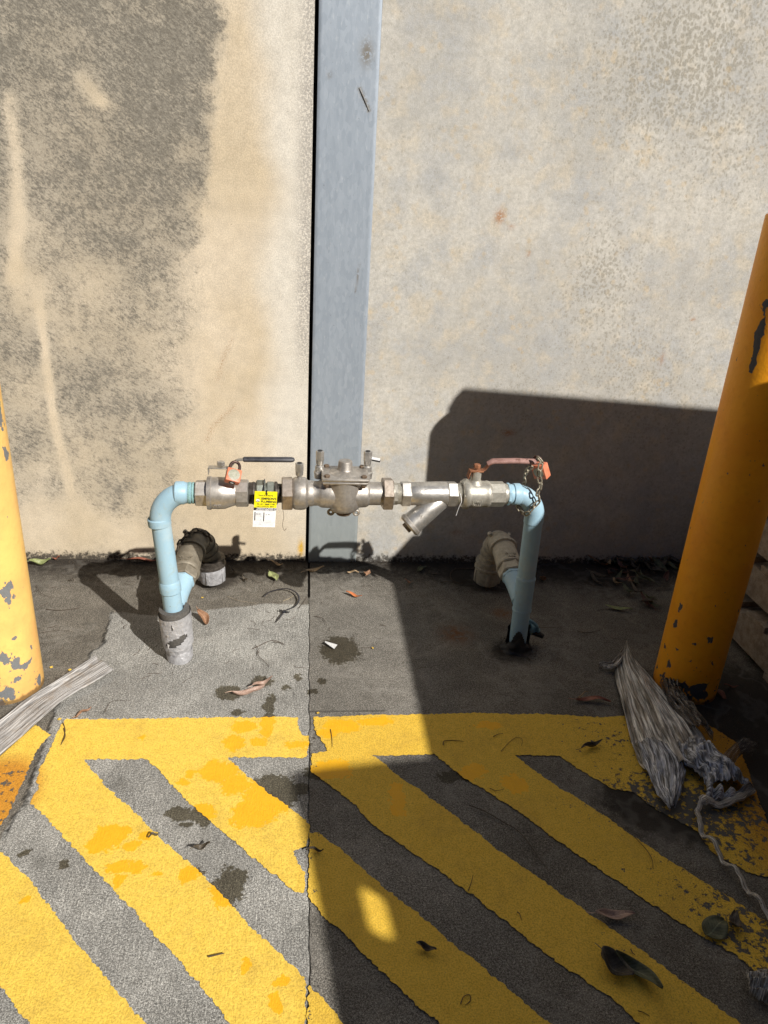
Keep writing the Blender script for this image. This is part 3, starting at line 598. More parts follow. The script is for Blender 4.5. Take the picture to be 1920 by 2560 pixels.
chL = [((-0.6747,-0.7503,0.2943), (.020, .034), .30), ((-0.6978,-0.7676,0.1110), (.014, .03), .27), ((-0.6999,-0.7687,0.1375), (.01, .016), .24), ((-0.6703,-0.7452,0.0949), (.020, .010), .27), ((-0.6786,-0.7542,0.1196), (.010, .012), .25), ((-0.6528,-0.7005,0.7046), (.014, .07), .28), ((-0.6532,-0.7044,0.6193), (.008, .016), .28),
       ((-0.6844,-0.7592,0.0629), (.014, .010), .27), ((-0.6774,-0.7531,0.1777), (.008, .006), .26), ((-0.6540,-0.7096,0.0288), (.010, .014), .25), ((-0.7027,-0.7699,0.0391), (.012, .010), .26), ((-0.7186,-0.7748,0.0324), (.012, .010), .26)]
chR = [((1.0316,-0.8069,0.0478), (.016, .018), .30), ((1.0477,-0.8085,0.0618), (.012, .010), .27), ((1.0549,-0.8082,0.0328), (.014, .010), .27), ((0.9870,-0.7815,0.0502), (.022, .006), .30), ((1.0352,-0.8075,0.1972), (.009, .016), .30), ((0.9678,-0.7455,0.2114), (.010, .014), .26), ((0.9680,-0.7462,0.2584), (.008, .016), .28), ((0.9739,-0.6898,0.1942), (.006, .008), .25), ((0.9764,-0.7670,0.1479), (.008, .005), .26), ((0.9998,-0.7930,0.1837), (.010, .003), .25),
       ((0.9784,-0.7702,0.9843), (.009, .03), .30), ((0.9778,-0.7693,0.9494), (.009, .022), .30), ((0.9787,-0.7708,0.9195), (.008, .018), .30), ((0.9803,-0.7732,0.8925), (.008, .014), .27), ((0.9777,-0.7692,1.0231), (.010, .02), .28), ((0.9659,-0.7343,1.1139), (.004, .008), .26), ((0.9670,-0.7417,1.0710), (.005, .010), .30), ((0.9707,-0.7548,1.0755), (.006, .008), .26), ((0.9665,-0.7385,1.1329), (.004, .006), .24), ((1.0730,-0.8046,0.3358), (.016, .006), .28)]
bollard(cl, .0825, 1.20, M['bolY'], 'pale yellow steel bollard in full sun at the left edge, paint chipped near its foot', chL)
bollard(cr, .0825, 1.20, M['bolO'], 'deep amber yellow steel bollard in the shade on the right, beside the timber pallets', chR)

# ------------------------------------------------------------------ pipe manifold
AX = Vector((1, .039, 0)).normalized()
def A(x, z=.486): return Vector((x, -.577 + .039 * (x + .33), z))
man = empty('pipe_manifold', (.14, -.56, 0)); tag(man, 'blue and steel backflow prevention pipework standing on two risers before the wall', 'pipework')
def inv(o): o.matrix_parent_inverse = Matrix.Translation((-.14, .56, 0)); return o
def part(b, name, mat, parent=None, smooth=35, bevel=0.0):
    o = b.build(name, mat, parent or man, smooth, bevel)
    if parent is None: inv(o)
    return o
HP = math.radians(30 - 12)
r_ = .0245
# left riser, elbow
tl, bl_ = Vector((-.357, -.578, .415)), Vector((-.3285, -.577, -.01))
b = MB(); dL = tl - bl_
b.lathe(bl_, dL, [(0, r_), (dL.length, r_)], 40)
fz = lambda z: (z + .01) / .425 * dL.length
b.lathe(bl_, dL, [(fz(.205), r_ + .0002), (fz(.208), r_ + .0028), (fz(.222), r_ + .0032), (fz(.236), r_ + .0022), (fz(.24), r_ + .0002)], 40, cap=False)
part(b, 'riser', M['blue'])
elb = [Vector((-.3585, -.578, .40)), tl] + [Vector((-.357 + .071 * (1 - math.cos(t)), -.578 + .0028 * (t / 1.5708), .415 + .071 * math.sin(t))) for t in np.linspace(.1, 1.5708, 12)]
b = MB(); b.tube(elb + [A(-.268)], [.0262, .0262] + [.0262] * 12 + [.0255], 36, up=(0, 1, 0))
b.lathe(Vector((-.3588, -.578, .397)), (-.067, 0, 1), [(0, .0248), (.002, .0282), (.005, .0287), (.020, .0285), (.023, .026)], 36, cap=False)
b.lathe(A(-.318), AX, [(0, .0262), (.003, .0288), (.022, .029), (.026, .0268), (.030, .0265)], 36, cap=False)
part(b, 'elbow', M['blue'])
b = MB(); b.lathe(A(-.286), AX, [(0, .024), (.001, .0272), (.006, .0278), (.008, .0255), (.012, .0275), (.016, .0262)], 30); part(b, 'threaded_collar', mat_plain('blue_green_paint_over_thread', (.20, .38, .40), (.30, .50, .50), .5, 160, 0, .6, .003, .4, (.06, .06, .045)))
b = MB(); b.lathe(A(-.272), AX, [(0, .023)] + [(.001 + .0014 * i, .0255 + .0012 * (i % 2)) for i in range(6)] + [(.011, .023)], 30); part(b, 'thread', M['darkm'])
# rough valve marks helper
def emboss(parent, centre, nrm, up, txt, size, mat, ext=.0004):
    cu = bpy.data.curves.new('txt', 'FONT'); cu.body = txt; cu.size = size; cu.extrude = ext; cu.align_x = 'CENTER'; cu.align_y = 'CENTER'
    to = bpy.data.objects.new('t', cu); COL.objects.link(to); dg = bpy.context.evaluated_depsgraph_get()
    me = bpy.data.meshes.new_from_object(to.evaluated_get(dg)); bpy.data.objects.remove(to)
    n_ = Vector(nrm).normalized(); u_ = Vector(up); u_ = (u_ - n_ * u_.dot(n_)).normalized(); x_ = u_.cross(n_)
    R = Matrix((x_, u_, n_)).transposed().to_4x4(); me.transform(Matrix.Translation(centre) @ R)
    o = link('marking', me, mat, parent); return o
CAMN = Vector((0, -.88, .47))
# left ball valve
lv = MB(); lv.lathe(A(-.240), AX, [(0, .036), (.001, .0415), (.010, .0425), (.012, .0400), (.028, .0405), (.044, .0398), (.060, .034), (.070, .031), (.073, .031)], 48)
lvo = part(lv, 'ball_valve', M['steel'])
b = MB(); b.hexn(A(-.268), AX, .030, .0345, HP); part(b, 'valve_end_nut', M['steel'], lvo)
b = MB(); b.hexn(A(-.170), AX, .032, .0345, HP, n=8); part(b, 'valve_end_nut', M['steel'], lvo)
st = A(-.204)
b = MB(); b.lathe(st + Vector((0, 0, .036)), (0, 0, 1), [(0, .019), (.008, .0165), (.010, .012), (.034, .0115)], 24); part(b, 'stem', M['darkm'], lvo)
b = MB(); b.hexn(st + Vector((0, 0, .073)), (0, 0, 1), .011, .0100, .3, .0012, up=(0, 1, 0)); b.lathe(st + Vector((0, 0, .070)), (0, 0, 1), [(0, .012), (.003, .012)], 20); part(b, 'stem_nut', M['steelB'], lvo)
b = MB(); b.box(st + Vector((-.008, 0, .068)), (.044, .022, .0025), None, .0008); b.box(st + Vector((-.030, .0, .060)), (.0025, .018, .018), None, .0008)
b.tube(smoothpath([st + Vector((.008, 0, .068)), st + Vector((.022, 0, .070)), st + Vector((.036, 0, .086)), st + Vector((.052, 0, .0905)), st + Vector((.062, 0, .0905))], 4), .0085, 8, flat=.3, up=(0, 0, 1)); lever = part(b, 'lever', M['steelB'], lvo)
g0, g1 = st + Vector((.054, 0, .0905)), st + Vector((.180, .004, .0912))
b = MB(); b.tube([g0, g0 + (g1 - g0) * .02, g0 + (g1 - g0) * .5, g0 + (g1 - g0) * .93, g0 + (g1 - g0) * .98, g1], [.007, .0095, .0098, .0098, .0075, .003], 20, flat=.66); part(b, 'lever_grip', M['grip'], lever)
emboss(lvo, A(-.212, .486) + CAMN * .0400 + Vector((0, 0, -.022)), (0, -1, -.12), (0, 0, 1), 'W', .017, M['steel'], .0018)
emboss(lvo, A(-.212, .486) + Vector((0, -.0375, -.021)), (0, -1, -.12), (0, 0, 1), 'DN50', .008, M['steel'], .0022)
# nipple and union nuts
b = MB(); b.lathe(A(-.138), AX, [(.0, .026)] + [(.001 + .0016 * i, .0268 + .0013 * (i % 2)) for i in range(5)] + [(.009, .028), (.012, .0292), (.016, .0280), (.018, .026)], 30); part(b, 'nipple', M['darkm'])
b = MB(); b.hexn(A(-.120), AX, .024, .0335, HP + .25, .003, 6); b.hexn(A(-.094), AX, .020, .0330, HP - .1, .003, 6); b.lathe(A(-.100), AX, [(0, .026), (.03, .026)], 24); un = part(b, 'union_nut', M['green'])
b = MB(); b.lathe(A(-.074), AX, [(0, .029), (.003, .030), (.007, .029), (.0085, .0245), (.018, .0240)], 30); part(b, 'union_tail', M['darkm'])
# check valve assembly
bf = MB(); bf.lathe(A(-.030), AX, [(0, .034), (.003, .039), (.009, .0418), (.022, .0425), (.033, .0412), (.038, .036), (.040, .0335), (.052, .0330), (.054, .0315), (.066, .0315), (.069, .0335), (.075, .0365), (.100, .038), (.150, .0375), (.188, .0355), (.193, .033), (.196, .0300), (.231, .0300)], 56)
bfo = part(bf, 'check_valve_body', M['steel'])
cx = .1025; cc = A(cx)
# round belly under the cover
b = MB(); b.lathe(cc + Vector((0, 0, -.050)), (0, 0, 1), [(0, .012), (.002, .022), (.008, .034), (.018, .0425), (.034, .0455), (.060, .0455), (.094, .0455)], 40, up=(0, 1, 0)); part(b, 'belly', M['steel'], bfo)
b = MB(); b.box(cc + Vector((0, 0, .0445)), (.114, .094, .0075), None, .003); b.box(cc + Vector((0, 0, .0535)), (.119, .099, .009), None, .004); part(b, 'cover_plate', M['steel'], bfo, 40)
b = MB(); b.lathe(cc + Vector((0, 0, .0575)), (0, 0, 1), [(0, .041), (.002, .038), (.006, .028), (.008, .0205), (.011, .0190), (.028, .0175), (.031, .0165), (.0325, .013)], 40, up=(0, 1, 0)); part(b, 'cover_dome', M['steel'], bfo)
for sx in (-1, 1):
    for sy in (-1, 1):
        q = cc + Vector((sx * .046, sy * .037, 0))
        b = MB(); b.hexn(q + Vector((0, 0, .0578)), (0, 0, 1), .006, .0075, .4 * sx, .001, up=(0, 1, 0)); b.hexn(q + Vector((0, 0, .0345)), (0, 0, 1), .0065, .0078, .2 * sx, .001, up=(0, 1, 0)); b.lathe(q + Vector((0, 0, .031)), (0, 0, 1), [(0, .0042), (.012, .0042)], 12, up=(0, 1, 0))
        part(b, 'cover_bolt', M['bolt'], bfo)
emboss(bfo, cc + Vector((.004, -.0405, .0583)), (0, 0, 1), (0, 1, 0), 'DN50  PN16', .0085, M['steelB'], .0006)
def cock(x, yo, zb, zt, base=False):
    q = A(x) + Vector((0, yo, 0)); z0 = zb; H_ = zt - zb
    b = MB()
    if base: b.lathe((q.x, q.y, z0 - .034), (0, 0, 1), [(0, .013), (.012, .0138), (.014, .0148), (.017, .0148), (.019, .012), (.032, .0112), (.035, .008)], 24, up=(0, 1, 0))
    b.lathe((q.x, q.y, z0 - .004), (0, 0, 1), [(0, .006), (.004, .0055), (.008, .0092), (.018, .0100)], 20, up=(0, 1, 0))
    b.hexn((q.x, q.y, z0 + .014), (0, 0, 1), H_ - .016, .0108, .25, .0008, up=(0, 1, 0))
    o = part(b, 'test_cock', M['steelB'], bfo, 30)
    b = MB(); b.lathe((q.x, q.y, zt - .0008), (0, 0, 1), [(0, .0062), (.0002, .0062)], 16, up=(0, 1, 0)); part(b, 'cock_bore', M['rubber'], o)
    return o
cock(-.012, 0, .532, .569)
cock(.039, .030, .551, .592, True); c2o = cock(.161, .030, .551, .592, True)
b = MB(); b.lathe(A(.156) + Vector((.012, .03, .083)), (1, 0, -.18), [(0, .002), (.004, .0035), (.024, .0038), (.026, .003)], 12); part(b, 'cock_cap', M['rubber'], c2o)
b = MB(); b.box(A(.156) + Vector((.026, .0265, .0855)), (.022, .002, .006), Matrix.Rotation(.18, 3, 'Y')); part(b, 'paper_label', M['white'], c2o)
# foot lugs
for sx in (-1, 1):
    c_ = cc + Vector((sx * .033, -.006, -.050)); b = MB(); pts = arc(c_, .0065, 0, 2 * math.pi, 16, (1, 0, 0), (0, 0, 1))[:-1]
    b.tube(pts, .0036, 8, closed=True); b.box(c_ + Vector((-sx * .012, 0, .003)), (.018, .006, .009)); part(b, 'foot_lug', M['steel'], bfo)
b = MB(); b.lathe(cc + Vector((0, 0, -.057)), (0, 0, 1), [(0, .018), (.003, .020), (.009, .019)], 30, up=(0, 1, 0)); part(b, 'base_boss', M['bolt'], bfo)
b = MB(); b.hexn(A(-.056), AX, .0275, .0445, HP, .002); b_ = part(b, 'union_ring', M['nut'])
b = MB(); b.hexn(A(.2005), AX, .0265, .0440, HP, .002); part(b, 'union_ring', M['nut'])
b = MB(); b.lathe(A(.226), AX, [(0, .029), (.004, .029), (.006, .0265), (.010, .0262)] + [(.011 + .0015 * i, .0268 + .0012 * (i % 2)) for i in range(8)] + [(.024, .026)], 30); b.hexn(A(.228), AX, .012, .0290, HP, .001, 8); part(b, 'nipple', M['nickel'])
# strainer
sb = MB(); sb.lathe(A(.272), AX, [(0, .0285), (.002, .0300), (.03, .0310), (.07, .0322), (.096, .0325), (.099, .030)], 44); so_ = part(sb, 'strainer_body', M['steelB'])
for x0, l in ((.249, .0245), (.370, .0265)):
    b = MB(); b.hexn(A(x0), AX, l, .0345, HP, .002); part(b, 'strainer_nut', M['steelB'], so_)
p0 = A(.352, .470) + Vector((0, -.006, 0)); p1_ = A(.274, .403) + Vector((0, -.020, 0)); dd = (p1_ - p0); LL = dd.length
b = MB(); b.lathe(p0 - dd * .12, dd, [(0, .020), (.012, .0265), (LL * .6, .0285), (LL * .93, .030), (LL * 1.04, .031)], 40); part(b, 'strainer_leg', M['steelB'], so_)
b = MB(); b.lathe(p0 + dd * .88, dd, [(0, .031), (.002, .0330), (.010, .0333), (.012, .0315)], 40); b.lathe(p0 + dd * .88, dd, [(.012, .0305), (.015, .029)], 40); cp = part(b, 'strainer_cap', M['steel'], so_)
b = MB(); b.hexn(p0 + dd * .88 + dd.normalized() * .014, dd, .010, .0150, .2, .001); part(b, 'plug', M['nut'], cp)
mid = p0 + dd * .62; nn = CAMN - dd.normalized() * CAMN.dot(dd.normalized()); nn.normalize()
emboss(so_, mid + nn * .0290, nn, (.6, 0, .6), 'W', .013, M['steel'], .0012)
# cast rib on top of strainer
b = MB(); t0 = A(.274, .5165); b.tube([A(.278, .512) + Vector((0, -.012, 0)), A(.305, .505) + Vector((0, -.024, 0))], .0012, 6); b.tube([A(.305, .505) + Vector((0, -.024, 0)), A(.345, .514) + Vector((0, -.014, 0))], .0012, 6); part(b, 'cast_rib', M['steelB'], so_)
# right ball valve (paler, nickelled)
b = MB(); b.lathe(A(.397), AX, [(0, .026)] + [(.001 + .0014 * i, .0262 + .0014 * (i % 2)) for i in range(8)] + [(.013, .026)], 30); part(b, 'thread', M['nickel'])
rv = MB(); rv.lathe(A(.409), AX, [(0, .030), (.001, .0345), (.004, .0370), (.008, .0398), (.016, .0402), (.018, .0362), (.050, .0355), (.064, .0345), (.068, .0360), (.072, .0350), (.078, .031)], 48)
rvo = part(rv, 'ball_valve', M['nickel'])
b = MB(); b.hexn(A(.409), AX, .006, .0375, HP); part(b, 'valve_end_nut', M['nickel'], rvo)
b = MB(); b.hexn(A(.480), AX, .044, .0338, HP, n=8); part(b, 'valve_end_nut', M['nickel'], rvo)
emboss(rvo, A(.447) + Vector((0, -.0362, -.008)), (0, -1, .1), (0, 0, 1), 'Water', .010, M['nickel'], .0012)
emboss(rvo, A(.447) + Vector((0, -.0362, -.018)), (0, -1, -.2), (0, 0, 1), 'MARK', .008, M['nickel'], .0014)
st2 = A(.444)
b = MB(); b.lathe(st2 + Vector((0, 0, .030)), (0, 0, 1), [(0, .022), (.006, .017), (.010, .0135), (.034, .0130), (.036, .011)], 20, up=(0, 1, 0)); b.hexn(st2 + Vector((0, 0, .044)), (0, 0, 1), .016, .0135, .3, .001, up=(0, 1, 0)); part(b, 'stem', M['nickel'], rvo)
b = MB(); b.hexn(st2 + Vector((0, 0, .073)), (0, 0, 1), .010, .0095, .1, .0012, up=(0, 1, 0)); b.lathe(st2 + Vector((0, 0, .066)), (0, 0, 1), [(0, .012), (.007, .0105)], 18); part(b, 'stem_nut', M['rust'], rvo)
b = MB(); b.box(st2 + Vector((-.001, 0, .066)), (.036, .026, .003), None, .001); b.box(st2 + Vector((-.0195, 0, .056)), (.003, .024, .022), Matrix.Rotation(.25, 3, 'Y'), .001)
b.tube(smoothpath([st2 + Vector((.012, 0, .066)), st2 + Vector((.022, 0, .071)), st2 + Vector((.034, 0, .088)), st2 + Vector((.046, 0, .092))], 4), .011, 8, flat=.22); lev2 = part(b, 'lever', M['rust'], rvo)
g0, g1 = st2 + Vector((.026, 0, .084)), st2 + Vector((.040, 0, .092)); g2, g3 = st2 + Vector((.10, .002, .0935)), st2 + Vector((.150, .002, .0925))
b = MB(); b.tube([g0, g1, g2, g3, g3 + Vector((.004, 0, 0))], [.009, .0115, .0118, .0118, .008], 20, flat=.62); part(b, 'lever_grip', M['pinkgrip'], lev2)
# right side: thread, collar, elbow, riser
b = MB(); b.lathe(A(.523), AX, [(0, .0285), (.004, .0285), (.0055, .0268), (.010, .0272)], 30); part(b, 'thread', M['nickel'])
b = MB(); b.hexn(A(.530), AX, .012, .0300, HP, .003, 8); b.lathe(A(.540), AX, [(0, .027), (.004, .0268), (.006, .0258), (.012, .0258)], 30); part(b, 'threaded_collar', M['blue'])
tr = Vector((.6175, -.540, .420)); br = Vector((.6250, -.540, -.01))
pts = [A(.548), A(.556)] + [Vector((.556 + .0615 * math.sin(t), -.5425 + .0025 * t / 1.57, .420 + .066 * math.cos(t))) for t in np.linspace(.12, 1.5708, 12)] + [Vector((.6175, -.54, .404))]
b = MB(); b.tube(pts, [.0258, .0262] + [.0264] * 12 + [.0264], 36, up=(0, 1, 0))
b.lathe(A(.548), AX, [(0, .0258), (.002, .0288), (.018, .0292), (.022, .0266)], 36, cap=False)
b.lathe((.6175, -.54, .432), (0, 0, -1), [(0, .0264), (.003, .0284), (.026, .0284), (.028, .0246)], 36, cap=False); part(b, 'elbow', M['blue'])
b = MB(); dR = tr - br; b.lathe(br, dR, [(0, .0248), (dR.length, .0248)], 40)
for z0 in (.128, .228): b.lathe(br + dR * ((z0 + .01) / dR.length), dR, [(0, .0250), (.0015, .0272), (.005, .0276), (.009, .0262), (.012, .0249)], 40, cap=False)
b.lathe(br + dR * ((.138) / dR.length), dR, [(0, .0262), (.1, .0262)], 40, cap=False)
part(b, 'riser', M['blue'])
# rear branches: riser -> tee -> check fitting -> bend -> capped hose coupling on the slab
def branch(A0, B0, C0, name, kind):
    BZ = M['bronze'] if kind == 'dark' else M['bronzep']
    A0, B0, C0 = Vector(A0), Vector(B0), Vector(C0); d = (B0 - A0).normalized(); L = (B0 - A0).length
    r0 = empty(name, (0, 0, 0)); r0.parent = man; inv(r0)
    b = MB(); b.lathe(A0, d, [(0, .0255), (.05, .0262), (.085, .0285), (.100, .0300)], 36); b.hexn(A0 + d * .098, d, .012, .0330, .3, .002, 8); part(b, 'branch_pipe', M['blue'], r0)
    b = MB(); b.hexn(A0 + d * .110, d, .034, .0390, .25, .003, 6); part(b, 'branch_nut', BZ, r0)
    b = MB(); b.lathe(A0 + d * .142, d, [(0, .037), (.003, .0405), (.010, .0412), (.014, .0385), (.05, .0375), (.095, .0365), (.100, .033)], 40); bb = part(b, 'branch_body', BZ, r0)
    q = A0 + d * .172 + Vector((0, -.010, .0365)); emboss(bb, q, (0, -.25, 1), (0, 1, .2), 'Water', .014, BZ, .0014); emboss(bb, q + Vector((0, -.018, .0)), (0, -.25, 1), (0, 1, .2), 'MARK', .008, BZ, .0014)
    # bend
    S = A0 + d * .240; T = C0 - S; pth = []
    K = B0 + d * .0
    for i in range(13):
        t = i / 12; pth.append(S * (1 - t) ** 2 + K * 2 * t * (1 - t) + (C0 + Vector((0, 0, .062))) * t * t)
    b = MB(); b.tube(pth, [.0365] * 2 + [.0365, .0365, .0365, .0365, .0365, .0365, .0365, .0360] + [.035] * 3, 36); b.lathe(S - d * .004, d, [(0, .0375), (.002, .0425), (.012, .0428), (.014, .040)], 40, cap=False)
    for i_, rr_ in ((5, .0385), (8, .0392), (10, .0385)):
        d_ = (pth[i_ + 1] - pth[i_ - 1]).normalized(); b.lathe(pth[i_] - d_ * .003, d_, [(0, .036), (.001, rr_), (.005, rr_), (.006, .036)], 36, cap=False)
    b.lathe(pth[5] + Vector((-.03, -.012, .03)), (-.5, -.3, .7), [(0, .007), (.012, .007), (.013, .005)], 12); b.lathe(pth[5] + Vector((.022, -.02, .033)), (.3, -.4, .8), [(0, .006), (.010, .006), (.011, .004)], 12)
    bend = part(b, 'bend', M['bronzed'] if kind == 'dark' else BZ, r0)
    dn = (C0 - pth[-2]).normalized(); dn = Vector((dn.x, dn.y * .4, -1)).normalized(); top = pth[-1] - dn * .012
    b = MB(); b.lathe(top, dn, [(0, .038), (.002, .0450), (.008, .0455), (.010, .0425), (.022, .0420), (.024, .0465), (.030, .0465), (.032, .043), (.036, .040)], 40); part(b, 'coupling_ring', BZ if kind == 'pale' else M['darkm'], r0)
    b = MB(); b.lathe(top + dn * .034, dn, [(0, .0400), (.002, .0430), (.040, .0415), (.052, .038)], 40)
    for k in range(5):
        a = k * 2 * math.pi / 5 + .5; u_ = Vector((1, 0, 0)); v_ = dn.cross(u_).normalized(); u_ = v_.cross(dn)
        q = top + dn * .058 + (u_ * math.cos(a) + v_ * math.sin(a)) * .0418; nrm = (u_ * math.cos(a) + v_ * math.sin(a)); Rm_ = Matrix((nrm, dn, nrm.cross(dn))).transposed()
        b.box(q, (.007, .044, .012), Rm_, .0015)
    part(b, 'hose_cap', M['tape'] if kind == 'dark' else BZ, r0)
    return r0
branch((-.337, -.562, .150), (-.322, -.200, .222), (-.292, -.175, .030), 'branch_line', 'dark')
branch((.6215, -.525, .150), (.622, -.200, .220), (.615, -.175, .030), 'branch_line', 'pale')
# small bolts on the right bend
# lagging and duct tape at the left foot
def rag(r, z0, z1, cxy, amp, seed, n=72, m=24, lean=0.0, low=0.0):
    vs = []; fs = []
    for i in range(m + 1):
        z = z0 + (z1 - z0) * i / m
        for k in range(n):
            a = 2 * math.pi * k / n; nn_ = vnoise(np.array([math.cos(a) * .05 + .1]), np.array([math.sin(a) * .05 + z * 2.2]), 26, seed, 3)[0] - .5
            rr = (r + low * (z1 - z) / (z1 - z0)) + amp * nn_; vs.append((cxy[0] + rr * math.cos(a) - lean * z, cxy[1] + rr * math.sin(a), z))
    for i in range(m):
        for k in range(n): fs.append((i * n + k, i * n + (k + 1) % n, (i + 1) * n + (k + 1) % n, (i + 1) * n + k))
    return vs, fs
lag = MB(); fcx = (-.3285, -.578)
lag.lathe((fcx[0], fcx[1], -.003), (-.055, 0, 1), [(0, .030), (.045, .0315), (.055, .0375), (.155, .0395), (.160, .0390), (.160, .0250)], 48, cap=False); lag_o = part(lag, 'foam_lagging', M['foam'])
def tapeband(z0, z1, r0_, r1_, seed, cut=None):
    n, m = 120, 22; vs = []; fs = []; skip = set()
    for i in range(m + 1):
        for k in range(n):
            a = 2 * math.pi * k / n; z = z0 + (z1 - z0) * i / m + .012 * math.sin(a + .8) * (1 if .05 < i / m < .95 else .6)
            w_ = vnoise(np.array([a * .03]), np.array([z + .03 * math.sin(a)]), 70, seed, 2)[0] - .5
            rr = r0_ + (r1_ - r0_) * i / m + .0022 * w_; vs.append((fcx[0] - .055 * z + rr * math.cos(a), fcx[1] + rr * math.sin(a), z))
    for i in range(m):
        for k in range(n):
            a = 2 * math.pi * (k + .5) / n; z = z0 + (z1 - z0) * (i + .5) / m
            if cut and cut(a, z): continue
            fs.append((i * n + k, i * n + (k + 1) % n, (i + 1) * n + (k + 1) % n, (i + 1) * n + k))
    return vs, fs
def cutA(a, z):
    t = (a - math.radians(275)) / .75; s_ = 1 - t * t
    if s_ > 0 and abs(z - .082 - .008 * t) < .012 * math.sqrt(s_): return True
    if abs(a - math.radians(265)) < .03 * (1 - (z - .118) / .03) and .118 < z < .142: return True
    return False
b = MB(); b.add(*tapeband(.050, .146, .0405, .0425, 3, cutA)); b.add(*tapeband(.0, .048, .0335, .0345, 9)); b.add(*tapeband(.038, .062, .0360, .0412, 5)); b.add(*tapeband(.012, .030, .0350, .0352, 15))
tp = part(b, 'duct_tape', M['tape'], None, 60)
for (a, z, w_, h_) in ((250, .100, .010, .012), (247, .070, .009, .013), (272, .125, .008, .007), (150, .12, .018, .02)):
    b = MB(); a = math.radians(a); q = Vector((fcx[0] - .055 * z + .0435 * math.cos(a), fcx[1] + .0435 * math.sin(a), z)); t_ = Vector((-math.sin(a), math.cos(a), 0)); o_ = Vector((math.cos(a), math.sin(a), 0))
    b.add([q - t_ * w_ / 2, q + t_ * w_ / 2 + o_ * .003, q + o_ * .007 + Vector((0, 0, -h_)) + t_ * w_ * .3, q + t_ * 0.0 + o_ * .002 + Vector((0, 0, -h_ * .6))], [(0, 1, 2, 3)])
    part(b, 'tape_flap', M['tapew'], tp, None)
# torn black sleeve and saddle at the right foot
vs_, fs_ = rag(.031, 0.0, .082, (.6245, -.540), .012, 4, low=.006); fs_ = [f for f in fs_ if not (vs_[f[0]][2] > .045 + .03 * math.sin(3 * math.atan2(vs_[f[0]][1] + .54, vs_[f[0]][0] - .6245) + 1.0))]
b = MB(); b.add(vs_, fs_); b.add(*rag(.027, 0, .03, (.6245, -.540), .016, 8, low=.018)); part(b, 'torn_sleeve', M['rubber'], None, 50)
sad = mat_plain('blue_flaked_paint_on_black', (.10, .20, .26), (.16, .30, .36), .5, 60, 0, .5, .002, .4, (.015, .015, .016))
q = Vector((.660, -.515, .052)); b = MB(); b.lathe(q + Vector((-.004, .006, .0)), (.55, -.5, .25), [(0, .020), (.002, .026), (.008, .026), (.010, .021)], 28); b.lathe(q, (1, .05, -.35), [(0, .016), (.02, .014), (.024, .010), (.034, .010)], 20); b.tube(smoothpath([(.640, -.50, .07), (.655, -.52, .083), (.676, -.53, .072), (.685, -.53, .05)], 5), .005, 8); part(b, 'saddle_clamp', sad)
b = MB(); b.tube([(.672, -.518, .045), (.692, -.522, .036), (.704, -.525, .030)], [.011, .009, .007], 12); part(b, 'stub', M['rubber'])
# plumber's tape shreds hanging from the run
b = MB(); b.tube(smoothpath([A(-.052, .444) + Vector((0, -.012, 0)), A(-.050, .425) + Vector((0, -.012, 0)), A(-.053, .405) + Vector((0, -.012, 0)), A(-.049, .388) + Vector((0, -.012, 0)), A(-.043, .394) + Vector((0, -.012, 0))], 5), .0011, 6, flat=.5); part(b, 'sealant_strand', M['bolt'])
b = MB(); b.tube(smoothpath([A(.400, .500) + Vector((0, -.032, 0)), A(.404, .480) + Vector((0, -.036, 0)), A(.399, .460) + Vector((0, -.033, 0)), A(.396, .435) + Vector((0, -.025, 0))], 5), .0014, 6, flat=.5); part(b, 'sealant_strand', M['tapew'])

# ------------------------------------------------------------------ inspection tag with zip tie
tg = empty('inspection_tag', A(-.10, .486)); TP = A(-.10, .486)
tag(tg, 'yellow and white inspection tag zip-tied to the green union nut', 'tag')
Ut = Vector((.055, .0, .999)).normalized()      # up along tag (slight clockwise hang)
Nn = Vector((.10, -.93, .18)).normalized(); Xn = Ut.cross(Nn).normalized(); Xn = -Xn if Xn.x < 0 else Xn; Nn = Xn.cross(Ut).normalized()
Nn = Nn if Nn.y < 0 else -Nn
TO = (-0.0948,-0.6120,0.4624); TO = Vector(TO)
# measured corners of the tag (crop of the photograph, plane 612 mm out from the wall)
def tp3(u, v, off=0.0): return TO + Xn * u + Ut * v + Nn * off
def tquad(b, u0, v0, u1, v1, off): b.add([tp3(u0, v0, off), tp3(u1, v0, off), tp3(u1, v1, off), tp3(u0, v1, off)], [(0, 1, 2, 3)])
def tpart(b, name, m, par=None):
    o = b.build(name, m, par or tg, None)
    if par is None: o.matrix_parent_inverse = Matrix.Translation(-TP)
    return o
def tbox(b, u0, v0, u1, v1, o0, o1):
    c = [tp3(u, v, o) for o in (o0, o1) for (u, v) in ((u0, v0), (u1, v0), (u1, v1), (u0, v1))]
    b.add(c, [(0, 3, 2, 1), (4, 5, 6, 7), (0, 1, 5, 4), (1, 2, 6, 5), (2, 3, 7, 6), (3, 0, 4, 7)])
Wt = .0275
b = MB(); tbox(b, -Wt, .003, Wt, .0465, 0, .0006); ty = tpart(b, 'tag_header', M['yel'])
b = MB(); tbox(b, -Wt - .0006, -.0045, Wt + .0002, .003, 0, .0008); tk = tpart(b, 'tag_band', M['ink'])
b = MB(); tbox(b, -Wt - .0012, -.050, Wt - .0008, -.0045, 0, .0005); tw = tpart(b, 'tag_record', M['white'])
